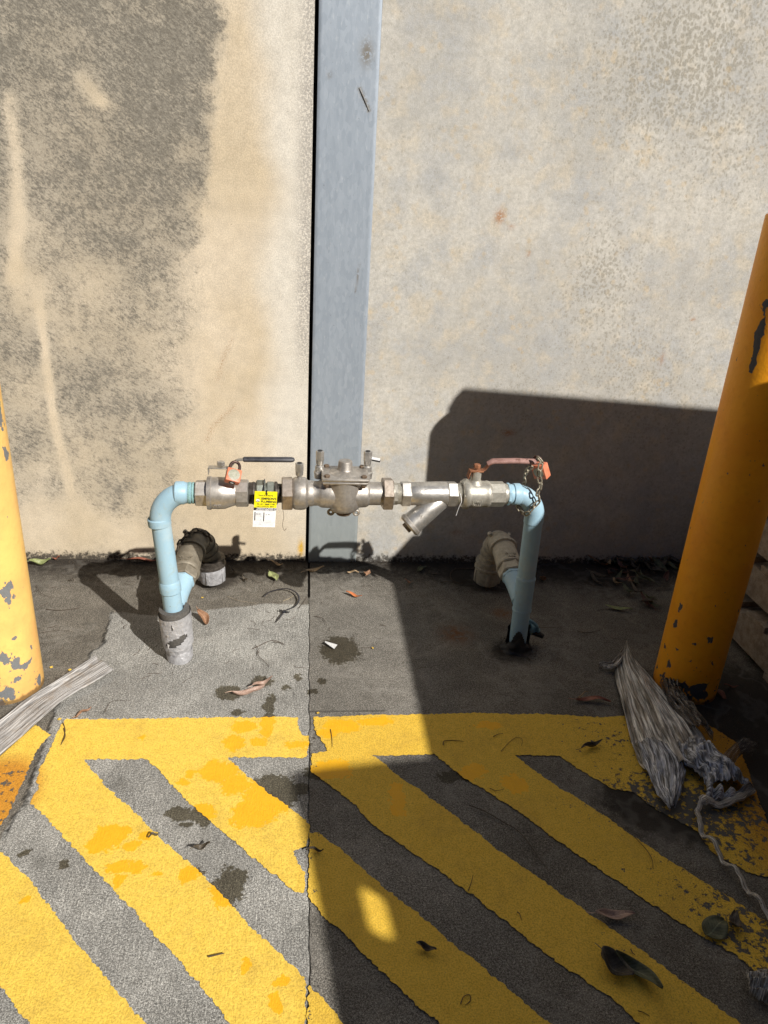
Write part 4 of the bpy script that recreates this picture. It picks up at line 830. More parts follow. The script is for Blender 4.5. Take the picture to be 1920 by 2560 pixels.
def ttext(txt, u, v, size, m, par, off=.0009, rot=0, bold=0.0, align='CENTER'):
    cu = bpy.data.curves.new('t', 'FONT'); cu.body = txt; cu.size = size; cu.align_x = align; cu.align_y = 'CENTER'; cu.offset = bold
    to = bpy.data.objects.new('t', cu); COL.objects.link(to); dg = bpy.context.evaluated_depsgraph_get()
    me = bpy.data.meshes.new_from_object(to.evaluated_get(dg)); bpy.data.objects.remove(to)
    R = Matrix((Xn, Ut, Nn)).transposed().to_4x4(); me.transform(Matrix.Translation(tp3(u, v, off)) @ R @ Matrix.Rotation(rot, 4, 'Z'))
    return link('lettering', me, m, par)
b = MB()
ttext('Tested & certified By', .000, .0355, .0042, M['ink'], ty, .0009, 0, .0001)
ttext("SIMPSON'S", .0075, .0270, .0078, M['ink'], ty, .0009, 0, .00025)
ttext('PLUMBING', .0075, .0190, .0078, M['ink'], ty, .0009, 0, .00025)
ttext('Ph. 07 - 3888 1199', .001, .0118, .0056, M['ink'], ty, .0009, 0, .0001)
ttext('QBCC Licence No. 80829', .000, .0062, .0040, M['ink'], ty, .0009, 0, .00005)
ttext('THERMOSTATIC MIXING TAP', .003, .0012, .0037, M['white'], tk, .0011, 0, .00015)
ttext('BACKFLOW INSPECTION TAG', .003, -.0026, .0037, M['white'], tk, .0011, 0, .00015)
b = MB(); b.add([tp3(-.0190 + .0045 * math.cos(a), .0225 + .0035 * math.sin(a), .0009) for a in np.linspace(0, 2 * math.pi, 20)[:-1]], [tuple(range(19))]); tpart(b, 'printed_emblem', M['white'], ty)
b = MB(); b.tube([tp3(-.0245, .0195, .001), tp3(-.019, .0185, .001), tp3(-.0135, .0195, .001)], .0004, 4); b.tube([tp3(-.0215, .026, .001), tp3(-.0185, .0285, .001), tp3(-.0145, .0252, .001)], .0005, 4); b.tube([tp3(-.0215, .0215, .001), tp3(-.0165, .0205, .001)], .0006, 4); tpart(b, 'emblem_outline', M['ink'], ty)
b = MB(); tquad(b, -.0255, -.032, -.0232, -.0090, .0009); tquad(b, -.0035, -.034, -.0012, -.0100, .0009); tpart(b, 'printed_bar', M['ink'], tw)
b = MB()
for i in range(6):
    v = -.0105 - i * .0042; tquad(b, -.0205, v, -.0055, v + .0003, .0009); tquad(b, .0010, v, .0240, v + .0003, .0009)
    tquad(b, -.0120, v - .0024, -.0060, v - .0012, .0009)
for i in range(3):
    v = -.0375 - i * .0032; tquad(b, -.0240, v, .0235, v + .0007, .0009)
tpart(b, 'printed_lines', M['greyink'], tw)
b = MB(); tquad(b, -.012, -.0072, .0185, -.0066, .0009); tpart(b, 'printed_note', M['pinkink'], tw)
ttext('07 M', -.0165, -.0150, .0050, M['ink'], tw); ttext('S. H', .0065, -.0155, .0058, M['ink'], tw)
b = MB(); ring = arc(A(-.099), .0345, 0, 2 * math.pi, 30, (0, 1, 0), (0, 0, 1))[:-1]; b.tube(ring, .0022, 6, closed=True, flat=.5)
b.box(A(-.098) + Vector((-.001, -.0345, .004)), (.006, .006, .008), None, .001)
b.tube([A(-.098) + Vector((0, -.036, .003)), tp3(.0008, .050, .002), tp3(.0010, .043, .003), tp3(.003, .0395, .0025)], .0017, 6); tpart(b, 'zip_tie', M['zip'])

# ------------------------------------------------------------------ padlocks and chains
def padlock(top, Ld, Fd, label, w_=.040, h_=.042, d_=.022, sh=True, star=True):
    Ld = Vector(Ld).normalized(); Fd = Vector(Fd); Fd = (Fd - Ld * Fd.dot(Ld)).normalized(); Wd = Ld.cross(Fd); top = Vector(top)
    R = Matrix((Wd, Fd, -Ld)).transposed(); root = empty('padlock', top)
    def pp(b, n_, m, par=None, sm=35):
        o = b.build(n_, m, par or root, sm)
        if par is None: o.matrix_parent_inverse = Matrix.Translation(-top)
        return o
    c = top + Ld * (.012 + h_ / 2); b = MB(); b.box(c, (w_, d_, h_), R, .003); body = pp(b, 'lock_body', M['lock'])
    b = MB(); b.lathe(c + Fd * (d_ / 2 - .0002), Fd, [(0, .0145), (.0008, .0145), (.0012, .0125)], 32, up=Ld); pp(b, 'emblem', M['sticker'], body)
    b = MB(); b.lathe(c + Ld * (h_ / 2 - .0004), Ld, [(0, .0080), (.0012, .0078)], 24, up=Fd); pp(b, 'cylinder', M['darkm'], body)
    b = MB(); b.box(c + Ld * (h_ / 2 + .0012), (.0075, .0022, .0006), R); pp(b, 'keyhole', M['tapew'], body, None)
    s0 = top + Ld * .016; P = [s0 + Wd * .0115] + [top + Ld * .003 + Wd * .0115 * math.cos(t) - Ld * .0135 * math.sin(t) for t in np.linspace(0, math.pi, 12)] + [s0 - Wd * .0115]
    b = MB(); b.tube(P, .0036, 12); pp(b, 'shackle', M['shackle'])
    tag(root, label, 'padlock', 'orange padlocks'); return root
padlock((-0.1681,-0.5850,0.5640), (-.12, -.74, -.66), (.30, -.60, .74), 'orange padlock with round grey emblem hanging at the black handled lever', .036, .035, .021)
padlock((0.6056,-0.5350,0.5808), (.40, .05, -.92), (-.70, -.66, -.2), 'orange padlock turned sideways at the end of the faded red lever', .040, .042, .024)
def chain(path, L, r, wd, mat, label, name='chain'):
    P = smoothpath(path, 16); cum = [0]
    for a, b in zip(P[:-1], P[1:]): cum.append(cum[-1] + (b - a).length)
    tot = cum[-1]; pitch = L - 2 * r * 1.35; n = int(tot / pitch); root = empty(name, P[0])
    def at(s_):
        s_ = max(0, min(tot, s_)); i = max(0, min(len(P) - 2, int(np.searchsorted(cum, s_)) - 1)); t = (s_ - cum[i]) / max(1e-9, cum[i + 1] - cum[i]); return P[i].lerp(P[i + 1], t)
    for k in range(n):
        c = at((k + .5) * pitch); d = (at((k + 1) * pitch) - at(k * pitch)).normalized(); ref = Vector((.25, -.9, .3)); u = ref - d * ref.dot(d)
        u = u.normalized() if u.length > .1 else Vector((1, 0, 0)); v = d.cross(u)
        a_ = (k % 2) * math.pi / 2 + .35 * math.sin(k * 2.3); s1 = u * math.cos(a_) + v * math.sin(a_)
        hl = (L / 2 - wd / 2); pts = []
        for i in range(9): t = -math.pi / 2 + math.pi * i / 8; pts.append(c + d * (hl + math.cos(t) * (wd / 2 - r)) + s1 * math.sin(t) * (wd / 2 - r))
        for i in range(9): t = math.pi / 2 + math.pi * i / 8; pts.append(c + d * (-hl + math.cos(t) * (wd / 2 - r)) + s1 * math.sin(t) * (wd / 2 - r))
        b = MB(); b.tube(pts, r, 8, closed=True); o = b.build('link', mat, root, 60); o.matrix_parent_inverse = Matrix.Translation(-P[0])
    tag(root, label, 'chain'); return root
chain([(0.5903,-0.5700,0.5959), (0.5995,-0.5750,0.5934), (0.6001,-0.5800,0.5787), (0.5993,-0.5800,0.5544), (0.6090,-0.5780,0.5263), (0.6043,-0.5780,0.5029), (0.6122,-0.5760,0.4834), (0.5998,-0.5760,0.4659), (0.5861,-0.5720,0.4432), (0.5776,-0.5500,0.4382),
       (0.5705,-0.5300,0.4521), (0.5807,-0.5050,0.4710), (0.5891,-0.5050,0.5002), (0.5827,-0.5200,0.5281), (0.5817,-0.5350,0.5494), (0.5921,-0.5500,0.5721)], .0245, .0022, .0145, M['chain'], 'pale zinc chain looped from the red lever end down around the blue elbow')
chain([(-0.3585,-0.3700,0.2221), (-0.3558,-0.3450,0.2329), (-0.3413,-0.3150,0.2434), (-0.3234,-0.2800,0.2432), (-0.3049,-0.2620,0.2360), (-0.2842,-0.2620,0.2199), (-0.2723,-0.2620,0.1910)], .027, .0027, .0155, M['chaind'], 'dark rusty chain draped over the rear left fitting')

# ------------------------------------------------------------------ pallets to the right; unseen load and sheets added to cast shadow
def make_pallet(loc):
    r0 = empty('timber_pallet', loc); 
    for i, x in enumerate((.019, .5825, 1.146)):
        b = MB(); b.box((x, .48, .0875), (.038, .96, .095), None, .002); b.build('bearer', M['timber'], r0, None)
    for i in range(7):
        b = MB(); b.box((.5825, .05 + i * .1433, .145), (1.165, .095, .019), None, .0015); b.build('deck_board', M['timber'], r0, None)
    for i in range(3):
        b = MB(); b.box((.5825, .05 + i * .43, .030), (1.165, .095, .019), None, .0015); b.build('base_board', M['timber'], r0, None)
    return r0
def copy_tree(o, parent=None):
    c = o.copy(); COL.objects.link(c); c.parent = parent
    for ch in o.children: copy_tree(ch, c)
    return c
p0_ = make_pallet((1.296, -1.222, -.018)); ords = ['bottom', 'second from the bottom', 'third from the bottom', 'topmost']
for i in range(4):
    o = p0_ if i == 0 else copy_tree(p0_)
    o.location = (1.296 + (.0, .012, -.004, .01)[i], -1.222 + (.0, .01, .004, -.006)[i], -.018 + i * .146)
    tag(o, 'weathered timber pallet behind the right bollard, %s of its stack' % ords[i], 'pallet', 'timber pallets stacked behind the right bollard')
ld = empty('shade_load', (1.3, -2.39, 0)); tag(ld, 'added unseen boxes that cast the solid shade in front of the timber pallets', 'shadow caster')  # unseen boxes added so the cast shade stays solid
k = 0
for ix in range(3):
    for iy in range(3):
        for iz in range(4):
            b = MB(); b.box((.185 + ix * .372, .19 + iy * .384, .161 + iz * .322), (.370, .382, .3215), None, .004); b.build('shade_box', M['shade_box'], ld, None)
def sheet_obj(name, y, outline, holes, th, label, cat):  # unseen sheets added only to cast shadows of these outlines
    loops = [[Vector((x, z, 0)) for x, z in outline]] + [[Vector((x, z, 0)) for x, z in h] for h in holes]
    flat = [v for l in loops for v in l]; tri = tessellate_polygon(loops); n = len(flat)
    vs = [(v.x, y, v.y) for v in flat] + [(v.x, y + th, v.y) for v in flat]; fs = [tuple(t) for t in tri] + [tuple(i + n for i in t[::-1]) for t in tri]
    s0 = 0
    for l in loops:
        m = len(l); fs += [(s0 + i, s0 + (i + 1) % m, s0 + (i + 1) % m + n, s0 + i + n) for i in range(m)]; s0 += m
    me = mesh(name, vs, fs); bm = bmesh.new(); bm.from_mesh(me); bmesh.ops.recalc_face_normals(bm, faces=bm.faces); bm.to_mesh(me); bm.free()
    o = link(name, me, M['caster']); tag(o, label, cat); return o
sheet_obj('shadow_sheet', -1.238, [(1.345, 0), (2.75, 0), (2.75, 1.732), (2.28, 1.754), (1.415, 1.796), (1.395, 1.773), (1.376, 1.733), (1.387, 1.695), (1.350, 1.657)], [], .012, 'added upright sheet out of view, outline cut to shape the wall shadow', 'shadow_caster')
sheet_obj('shadow_sheet', -2.78, [(0.800, 0.000), (2.750, 0.000), (2.750, 1.736), (1.598, 1.684), (1.352, 1.662), (1.272, 1.650), (1.246, 1.621), (1.205, 1.543), (1.078, 1.330), (0.998, 1.206), (0.948, 1.125), (0.860, 0.965), (0.800, 0.772)],
          [[(1.180, 1.368), (1.200, 1.374), (1.210, 1.350), (1.158, 1.268), (1.138, 1.262), (1.124, 1.278)]], .018, 'larger added sheet out of view, edge and slot cut to shape the ground shadow', 'shadow_caster')

# unseen dark block added behind the camera to cut the low sky light
ow = empty('sky_blocker', (0, -9.5, 0)); tag(ow, 'dark unseen block added behind the viewer to cut the low sky light', 'sky_blocker')
b = MB(); b.box((0, -3.0, 3.1), (44, 6, 6.2)); b.build('wall', mat_plain('blocker_dark', (.07, .07, .068), (.10, .098, .09), .8, 3), ow, None)
b = MB(); b.box((0, -3.0, 6.3), (44.6, 6.6, .2)); b.build('blocker_top', M['darkm'], ow, None)
for x_ in (-8, 0, 8):
    b = MB(); b.box((x_, .02, 1.8), (3.6, .08, 3.6)); b.build('blocker_panel', M['galvp'], ow, None)

# ------------------------------------------------------------------ loose things on the slab
GZ = .0045
def strip(name, left, right, nu, nv, hfun, mat, parent=None, thick=.002, wave=None):
    L = smoothpath([(*p, 0) for p in left], 10); Rr = smoothpath([(*p, 0) for p in right], 10)
    def at(P, t): f = t * (len(P) - 1); i = min(int(f), len(P) - 2); return P[i].lerp(P[i + 1], f - i)
    vs = []; fs = []; su = []; sv = []
    for j in range(nv + 1):
        v = j / nv; a, b_ = at(L, v), at(Rr, v)
        for i in range(nu + 1):
            u = i / nu; q = a.lerp(b_, u); q.z = hfun(u, v, q.x, q.y); vs.append(tuple(q)); su.append(u); sv.append(v)
    for j in range(nv):
        for i in range(nu): k_ = j * (nu + 1) + i; fs.append((k_, k_ + 1, k_ + nu + 2, k_ + nu + 1))
    me = mesh(name, vs, fs, 60); setattr_f(me, 'su', su); setattr_f(me, 'sv', sv)
    o = link(name, me, mat, parent); md = o.modifiers.new('solid', 'SOLIDIFY'); md.thickness = thick; md.offset = 1; return o
def V1(x, y, sc, seed, o=3): return vnoise(np.array([x]), np.array([y]), sc, seed, o)[0]
plank = strip('weathered_wood', [(-0.5496,-0.6059),(-0.5834,-0.6598),(-0.6216,-0.7196),(-0.6649,-0.7792),(-0.6996,-0.8514),(-0.7326,-0.9211),(-0.7661,-1.0045)], [(-0.4858,-0.6596),(-0.5283,-0.7153),(-0.5708,-0.7671),(-0.6024,-0.8310),(-0.6307,-0.8998),(-0.6585,-0.9648),(-0.6948,-1.0539)], 26, 90,
    lambda u, v, x, y: .010 + .016 * (1 - (2 * u - 1) ** 2) * .6 + .010 * math.exp(-((u - .16) / .07) ** 2) - .006 * math.exp(-((u - .33) / .06) ** 2) + .0012 * (V1(u * .3, v * .1, 40, 5) - .5) + .010 * (1 - v), M['wood'], None, .006)
tag(plank, 'split silver grey piece of weathered wood lying beside the left bollard', 'wood')
def filmh(u, v, x, y): return .010 + .038 * math.sin(math.pi * u) * (1 - .5 * v) + .016 * (V1(u * .9, v * .25, 9, 31, 4) - .4) + .0035 * math.sin(u * 26 + 3 * v + 14 * V1(u, v * .6, 3, 2)) + .0026 * math.sin(u * 70 + 2 * v + 22 * V1(u, v * .5, 4, 8))
fm = empty('plastic_sheet', (0.8510,-0.9543,0.0000)); tag(fm, 'torn crumpled sheet of dirty grey plastic lying against the amber bollard', 'plastic sheet')
def fpart(o): o.parent = fm; o.matrix_parent_inverse = Matrix.Translation(-fm.location); return o
fpart(strip('crumpled_sheet', [(0.9186,-0.5978),(0.8727,-0.6642),(0.8411,-0.7794),(0.8123,-0.9027),(0.7943,-0.9891),(0.7910,-1.0522)], [(0.9456,-0.5701),(0.9520,-0.6489),(0.9689,-0.7481),(0.9882,-0.8464),(0.9917,-0.9329),(0.9831,-1.0469)], 70, 110, filmh, M['film'], None, .001))
fpart(strip('torn_strip', [(0.8018,-0.9713),(0.7919,-1.0354),(0.7887,-1.0956),(0.7861,-1.1470),(0.7903,-1.1767)], [(0.8869,-0.9917),(0.8876,-1.0552),(0.8639,-1.0981),(0.8342,-1.1386),(0.8081,-1.1725)], 44, 50, lambda u, v, x, y: .012 + .026 * math.sin(math.pi * u) * (1 - v * .6) + .004 * math.sin(u * 24 + 16 * V1(u, v, 3, 12)) + .012 * V1(u, v, 6, 9), M['filmb'], None, .001))
fpart(strip('torn_strip', [(0.9011,-0.9801),(0.8876,-1.0269),(0.8925,-1.0609),(0.9066,-1.0833),(0.9070,-1.1153)], [(0.9886,-0.9826),(0.9897,-1.0183),(1.0027,-1.0700),(1.0097,-1.1029),(1.0142,-1.1242)], 44, 50, lambda u, v, x, y: .012 + .040 * math.sin(math.pi * u) * (.4 + .6 * math.sin(math.pi * v)) + .006 * math.sin(u * 20 + v * 6 + 18 * V1(u, v, 4, 22)) + .022 * V1(u, v, 7, 19), M['filmb'], None, .001))
fpart(strip('film_scrap', [(0.9611,-1.0519),(1.0134,-1.0190),(1.0646,-0.9907),(1.0945,-0.9855)], [(0.9742,-1.0910),(1.0161,-1.0536),(1.0631,-1.0321),(1.1088,-0.9920)], 30, 40, lambda u, v, x, y: .010 + .03 * math.sin(math.pi * v) + .012 * math.sin(u * 19 + v * 7) * u + .02 * V1(u, v, 9, 3), M['clear'], None, .0006))
fpart(strip('film_scrap', [(0.9082,-1.1048),(0.9300,-1.1266),(0.9528,-1.1377),(1.0031,-1.1291)], [(0.8888,-1.1507),(0.9141,-1.1566),(0.9512,-1.1554),(1.0192,-1.1192)], 30, 40, lambda u, v, x, y: .008 + .02 * math.sin(math.pi * u) + .01 * math.sin(v * 23) + .015 * V1(u, v, 9, 5), M['filmb'], None, .0006))
fpart(strip('film_scrap', [(0.9599,-0.7518),(0.9462,-0.8245),(0.9519,-0.8729),(0.9602,-0.9321)], [(1.0273,-0.7453),(0.9959,-0.8255),(0.9995,-0.8807),(0.9993,-0.9706)], 30, 40, lambda u, v, x, y: .02 + .03 * math.sin(math.pi * u) + .008 * math.sin(u * 44 + v * 5) + .015 * V1(u, v, 8, 15), M['clear'], None, .0006))
fpart(strip('film_scrap', [(0.8330,-0.6391),(0.8695,-0.6437),(0.9126,-0.6063)], [(0.8470,-0.6492),(0.8711,-0.6723),(0.9164,-0.6318)], 12, 16, lambda u, v, x, y: .010 + .03 * v + .008 * math.sin(u * 20), M['film'], None, .0006))
pts = smoothpath([(*p, .012 + .012 * (i % 2)) for i, p in enumerate([(1.0136,-1.1216),(0.9552,-1.1555),(0.9115,-1.1615),(0.8811,-1.1579),(0.8563,-1.1791),(0.8418,-1.2120),(0.8352,-1.2438),(0.8444,-1.2664),(0.8441,-1.3091),(0.8539,-1.3382),(0.8568,-1.3775),(0.8625,-1.4041),(0.8662,-1.4386),(0.8733,-1.4819)])], 12)
rad = [(.011 if i < 40 else .0055) * (.85 + .3 * V1(i * .02, .3, 12, 4)) for i in range(len(pts))]
b = MB(); b.tube([p + Vector((.0008 * math.sin(i * .9), .0008 * math.cos(i * .9), .001 * math.sin(i * .5))) for i, p in enumerate(pts)], rad, 10, flat=.6); o = b.build('twisted_strand', M['film'], None, 60)
setattr_f(o.data, 'su', [((i % 10) / 10.0) for i in range(len(b.v))]); setattr_f(o.data, 'sv', [(i // 10) / 40.0 for i in range(len(b.v))]); fpart(o)
# wood scrap lower right
ws = strip('bark_scrap', [(0.7609,-1.5397),(0.7504,-1.5571),(0.7474,-1.5716)], [(0.8277,-1.5341),(0.8044,-1.5718),(0.7802,-1.5962)], 24, 24, lambda u, v, x, y: .012 + .022 * math.sin(math.pi * v) + .006 * math.sin(v * 22 + u * 4) + .01 * V1(u, v, 8, 2), M['film'], None, .004)
tag(ws, 'grey shredded bark scrap at the lower right edge of the hatching', 'bark')

def leaf(pos, L, W_, ang, col, label=None, group=None, curl=.25, bend=.12, cup=.3, stem=True, tilt=0.0, name='leaf', roll=0.0, z=None):
    nv, nu = 18, 8; vs = []; fs = []; su = []; sv = []; sd = random.random() * 9
    for j in range(nv + 1):
        t = j / nv; wd = W_ / 2 * (math.sin(math.pi * min(1, t * .94 + .03)) ** .8) * (1 - .25 * t)
        x = (t - .5) * L; yc = bend * L * math.sin(math.pi * t) * .6; zc = curl * L * ((t - .5) ** 2) * 2 + .004 * math.sin(t * 7 + sd)
        for i in range(nu + 1):
            u = -1 + 2 * i / nu; vs.append((x, yc + u * wd, zc + cup * wd * u * u + .0015 * math.sin(9 * t + u * 3 + sd))); su.append(u); sv.append(t)
    for j in range(nv):
        for i in range(nu): k_ = j * (nu + 1) + i; fs.append((k_, k_ + 1, k_ + nu + 2, k_ + nu + 1))
    if stem:
        b0 = len(vs); n5 = 5; path = [(-.5 * L - .0, 0, curl * L * .5), (-.5 * L - L * .12, -.01 * L, curl * L * .55), (-.5 * L - L * .22, .03 * L, curl * L * .4)]
        for p in path:
            for k_ in range(n5): a = 2 * math.pi * k_ / n5; vs.append((p[0], p[1] + .0007 * math.cos(a), p[2] + .0007 * math.sin(a))); su.append(0); sv.append(0)
        for j in range(2):
            for k_ in range(n5): fs.append((b0 + j * n5 + k_, b0 + j * n5 + (k_ + 1) % n5, b0 + (j + 1) * n5 + (k_ + 1) % n5, b0 + (j + 1) * n5 + k_))
    R = Matrix.Rotation(ang, 3, 'Z') @ Matrix.Rotation(tilt, 3, 'Y') @ Matrix.Rotation(roll, 3, 'X'); vs = [R @ Vector(v) for v in vs]
    mz = min(v.z for v in vs); vs = [v - Vector((0, 0, mz)) for v in vs]
    me = mesh(name, vs, fs, 60); setattr_f(me, 'su', su); setattr_f(me, 'sv', sv)
    o = link(name, me, M['leaf_' + col], None, (pos[0], pos[1], GZ if z is None else z)); md = o.modifiers.new('solid', 'SOLIDIFY'); md.thickness = .0006; md.offset = 1
    tag(o, label, 'leaf', group); return o
D = math.radians
leaf((-0.0966,-0.1276), .062, .036, D(-65), 'green', 'broad pale green leaf on the slab left of the joint', 'fallen leaves', .1, .05, .2)
leaf((0.0409,-0.0955), .070, .018, D(25), 'tan', 'curved tan leaf lying across the joint near the wall', 'fallen leaves', .3, .3, .6)
leaf((0.2205,-0.1034), .036, .028, D(70), 'brown', 'small pinkish brown leaf at the edge of the pipe shadow, right of the joint', 'fallen leaves', .3)
leaf((0.1639,-0.2496), .058, .014, D(-32), 'orange', 'narrow bright orange leaf in the sun right of the joint', 'fallen leaves', .08, .05, .3, False)
leaf((-0.2941,-0.3982,0.0100), .062, .028, D(-55), 'brown', 'curled brown leaf leaning beside the taped riser foot', 'fallen leaves', .5, .2, .8, True, .35)
leaf((-0.1878,-0.1533), .030, .012, D(-60), 'dark', 'small black curled leaf right of the taped riser, near the wall', 'fallen leaves', .6, .2, .8)
leaf((-0.0919,-0.0455), .06, .012, D(-35), 'tan', 'thin tan leaf in the shadow strip above the broad green leaf', 'fallen leaves', .3, .2, .6)
leaf((0.4132,-0.0659), .052, .022, D(50), 'dgreen', 'green leaf in deep shade near the wall, right of the sun patch', 'fallen leaves', .3, .2, .4)
leaf((0.8234,-0.1371), .036, .024, D(75), 'brown', 'brown leaf standing just right of the blue right riser', 'fallen leaves', .3, .1, .4, False, .5)
leaf((-0.1330,-0.7342), .085, .020, D(20), 'pinkish', 'long pinkish dry leaf lying on the wet splashes above the yellow band', 'fallen leaves', .25, -.25, .9)
leaf((-0.0992,-0.7147), .060, .014, D(35), 'pinkish', 'thin dry leaf strip overlapping the pinkish leaf tip', 'fallen leaves', .35, .15, .9)
leaf((0.4514,-0.1038), .045, .008, D(45), 'dark', 'dark sliver of leaf in shade beside the green leaf', 'fallen leaves', .1, .0, .4, False)
leaf((0.1701,-0.0938), .04, .012, D(5), 'tan', 'pale leaf scrap left of the small pinkish brown leaf', 'fallen leaves', .2, .1, .4, False)
leaf((0.3520,-0.1639), .03, .01, D(-35), 'brown', 'brown leaf scrap just inside the shade edge', 'fallen leaves', .3, .2, .5, False)
leaf((-0.8604,-0.0541), .066, .030, D(10), 'green', 'curled green and tan leaf at the wall foot right of the left bollard', 'fallen leaves', .4, .1, .9)
leaf((-0.8231,-0.0119), .024, .010, D(25), 'red', 'small red leaf tip beside the curled green leaf at the wall foot', 'fallen leaves', .2, .1, .4, False)
leaf((-0.5424,-0.0217), .10, .016, D(-3), 'red', 'long red brown leaf in the pipe shadow behind the left riser', 'fallen leaves', .1, .1, .5)
leaf((-0.2311,-0.1022), .05, .012, D(-60), 'dark', 'dark leaf scrap beside the rear left hose cap', 'fallen leaves', .4, .2, .7)
leaf((-0.5191,-0.8162), .045, .009, D(55), 'brown', 'thin brown leaf sliver at the upper edge of the yellow band, right of the wood', 'fallen leaves', .2, .1, .6)
leaf((0.7632,-0.7960), .092, .018, D(-4), 'red', 'long dull red leaf in shade just above the yellow band', 'fallen leaves', .1, .14, .4)
leaf((0.7394,-0.7760), .05, .006, D(35), 'tan', 'thin pale sliver above the long dull red leaf', 'fallen leaves', .1, .1, .4, False)
leaf((0.6964,-0.9654), .066, .012, D(22), 'dark', 'dark rolled leaf on the yellow band left of the plastic sheet', 'fallen leaves', .1, .0, 1.6)
leaf((0.5770,-1.4157), .072, .022, D(-6), 'pinkish', 'tan oval leaf in a dark gap between two yellow stripes, lower right', 'fallen leaves', .15, .05, .5)
leaf((0.7545,-1.4495), .060, .048, D(30), 'dgreen', 'broad dark green leaf on a stripe near the right edge', 'fallen leaves', .08, .02, .2)
leaf((0.8010,-1.4407), .052, .024, D(65), 'dark', 'narrow dark leaf leaning beside the broad dark green leaf', 'fallen leaves', .2, .1, .5, True, .3)
leaf((0.5409,-1.5096), .060, .042, D(-50), 'dark', 'large dark curled leaf half at the lower stripe, upper piece', 'fallen leaves', .4, -.1, .8, True, .12)
leaf((0.5699,-1.5294), .085, .030, D(-48), 'dgreen', 'long dark green curled leaf overlapping the large dark leaf, lower right', 'fallen leaves', .55, .25, .8, False, .05)
leaf((0.2216,-1.4598), .036, .012, D(-25), 'dark', 'small dark curled bark chip on a stripe right of the sun spot', 'fallen leaves', .1, .0, 1.2, False)
leaf((-0.1864,-1.2332), .032, .012, D(15), 'dark', 'dark curled leaf in the sun on the grey gap above the wet patch', 'fallen leaves', .5, .2, .9)
leaf((-0.2852,-1.1959), .020, .006, D(25), 'dark', 'tiny dark sliver on the edge of a sunlit yellow stripe', 'fallen leaves', .3, .1, .9, False)
leaf((0.0321,-1.2457), .034, .006, D(-5), 'dark', 'dark sliver of bark beside the joint on a yellow stripe', 'fallen leaves', .2, .1, .9, False)
leaf((-0.7328,-0.1605), .018, .006, D(-10), 'dark', 'tiny dark scrap in the sun left of the pipe shadow', 'fallen leaves', .2, .1, .9, False)
leaf((1.1247,-0.7736), .045, .022, D(-70), 'red', 'dark red leaf on the slab right of the amber bollard foot', 'fallen leaves', .2, .1, .4, False)
leaf((1.1746,-0.7424), .04, .008, D(-10), 'red', 'narrow red leaf sliver beside the amber bollard foot', 'fallen leaves', .1, .1, .4, False)
leaf((1.3135,-0.6096), .045, .018, D(10), 'dgreen', 'faint green leaf near the bottom pallet', 'fallen leaves', .2, .1, .4, False)
leaf((1.0157,-0.3314), .085, .020, D(-18), 'green', 'long yellow green leaf at the front of the leaf pile', 'fallen leaves', .06, .1, .2, False)
# leaf pile against the wall under the shade
rng = random.Random(5); gp_ = [(1.0857,0.0177),(1.1335,0.0448),(1.1833,0.0591),(1.2395,0.0872),(1.2915,0.0883),(1.3311,0.0755),(1.0938,-0.0579),(1.1529,-0.0321),(1.1981,-0.0564),(1.2536,-0.0556),(1.3033,-0.0548),(1.0746,-0.1534),(1.1277,-0.1529),(1.1913,-0.1289),(1.2244,-0.1748),(1.0794,-0.2425),(1.1217,-0.2637),(1.1635,-0.2847),(1.0422,-0.1306),(1.3641,0.0493)]
cols = ['brown', 'dark', 'dark', 'dgreen', 'dgreen', 'redd', 'dark', 'dark', 'tan', 'dark']
for i in range(52):
    p = gp_[i % len(gp_)]; q = (p[0] + rng.uniform(-.035, .035), min(-.02, p[1] + rng.uniform(-.03, .03)))
    leaf(q, rng.uniform(.045, .085), rng.uniform(.014, .028), rng.uniform(-3.1, 3.1), rng.choice(cols), 'dry leaf in the pile against the shaded wall foot, behind the amber bollard', 'leaf pile at the wall foot', rng.uniform(.05, .5), rng.uniform(-.2, .2), rng.uniform(.2, .8), rng.random() < .5, rng.uniform(-.3, .3), 'leaf', rng.uniform(-.4, .4), rng.uniform(.0, .022))
# twigs and straws
def twig(pts, r, label, mat='twig', z=.0035, group='thin twigs on the slab'):
    P = smoothpath([(*p, z + .003 * rng.random()) for p in pts], 6); b = MB(); b.tube([p - P[0] for p in P], [r * (1 - .5 * i / len(P)) for i in range(len(P))], 5)
    o = b.build('twig', M[mat], None, 60); o.location = P[0]; tag(o, label, 'twig', group); return o
twig([(-0.1354,-0.5454),(-0.1133,-0.5240),(-0.0804,-0.5023),(-0.0455,-0.5245)], .0011, 'forked brown twig on the light slab below the zip tie')
twig([(-0.1216,-0.5537),(-0.1165,-0.5828),(-0.1024,-0.6000),(-0.0867,-0.6259)], .0011, 'dark hooked twig below the forked brown twig')
twig([(-0.1302,-0.5239),(-0.1182,-0.5538),(-0.1211,-0.5712)], .0009, 'short side twig where the forked twig bends')
twig([(-0.0801,-0.5097),(-0.0630,-0.5122),(-0.0489,-0.5245)], .001, 'short reddish twig end, right of the forked twig')
twig([(0.0374,-0.3694),(0.0628,-0.3832),(0.0743,-0.4236)], .0009, 'thin dark curved twig just right of the joint')
twig([(0.2338,-0.4200),(0.2521,-0.4267)], .001, 'tiny dark twig near the shade edge')
twig([(-0.1677,-0.1285),(-0.1499,-0.1610),(-0.1260,-0.1688)], .0008, 'thin wiry twig behind the zip tie', 'twig')
twig([(-0.2338,-0.2550),(-0.1942,-0.2815),(-0.1413,-0.2959)], .0006, 'pale straw in front of the taped riser', 'twigp')
twig([(-0.0599,-0.2839),(-0.0379,-0.2614),(-0.0268,-0.2462)], .0009, 'pale straw lying inside the zip tie loop', 'twigp')
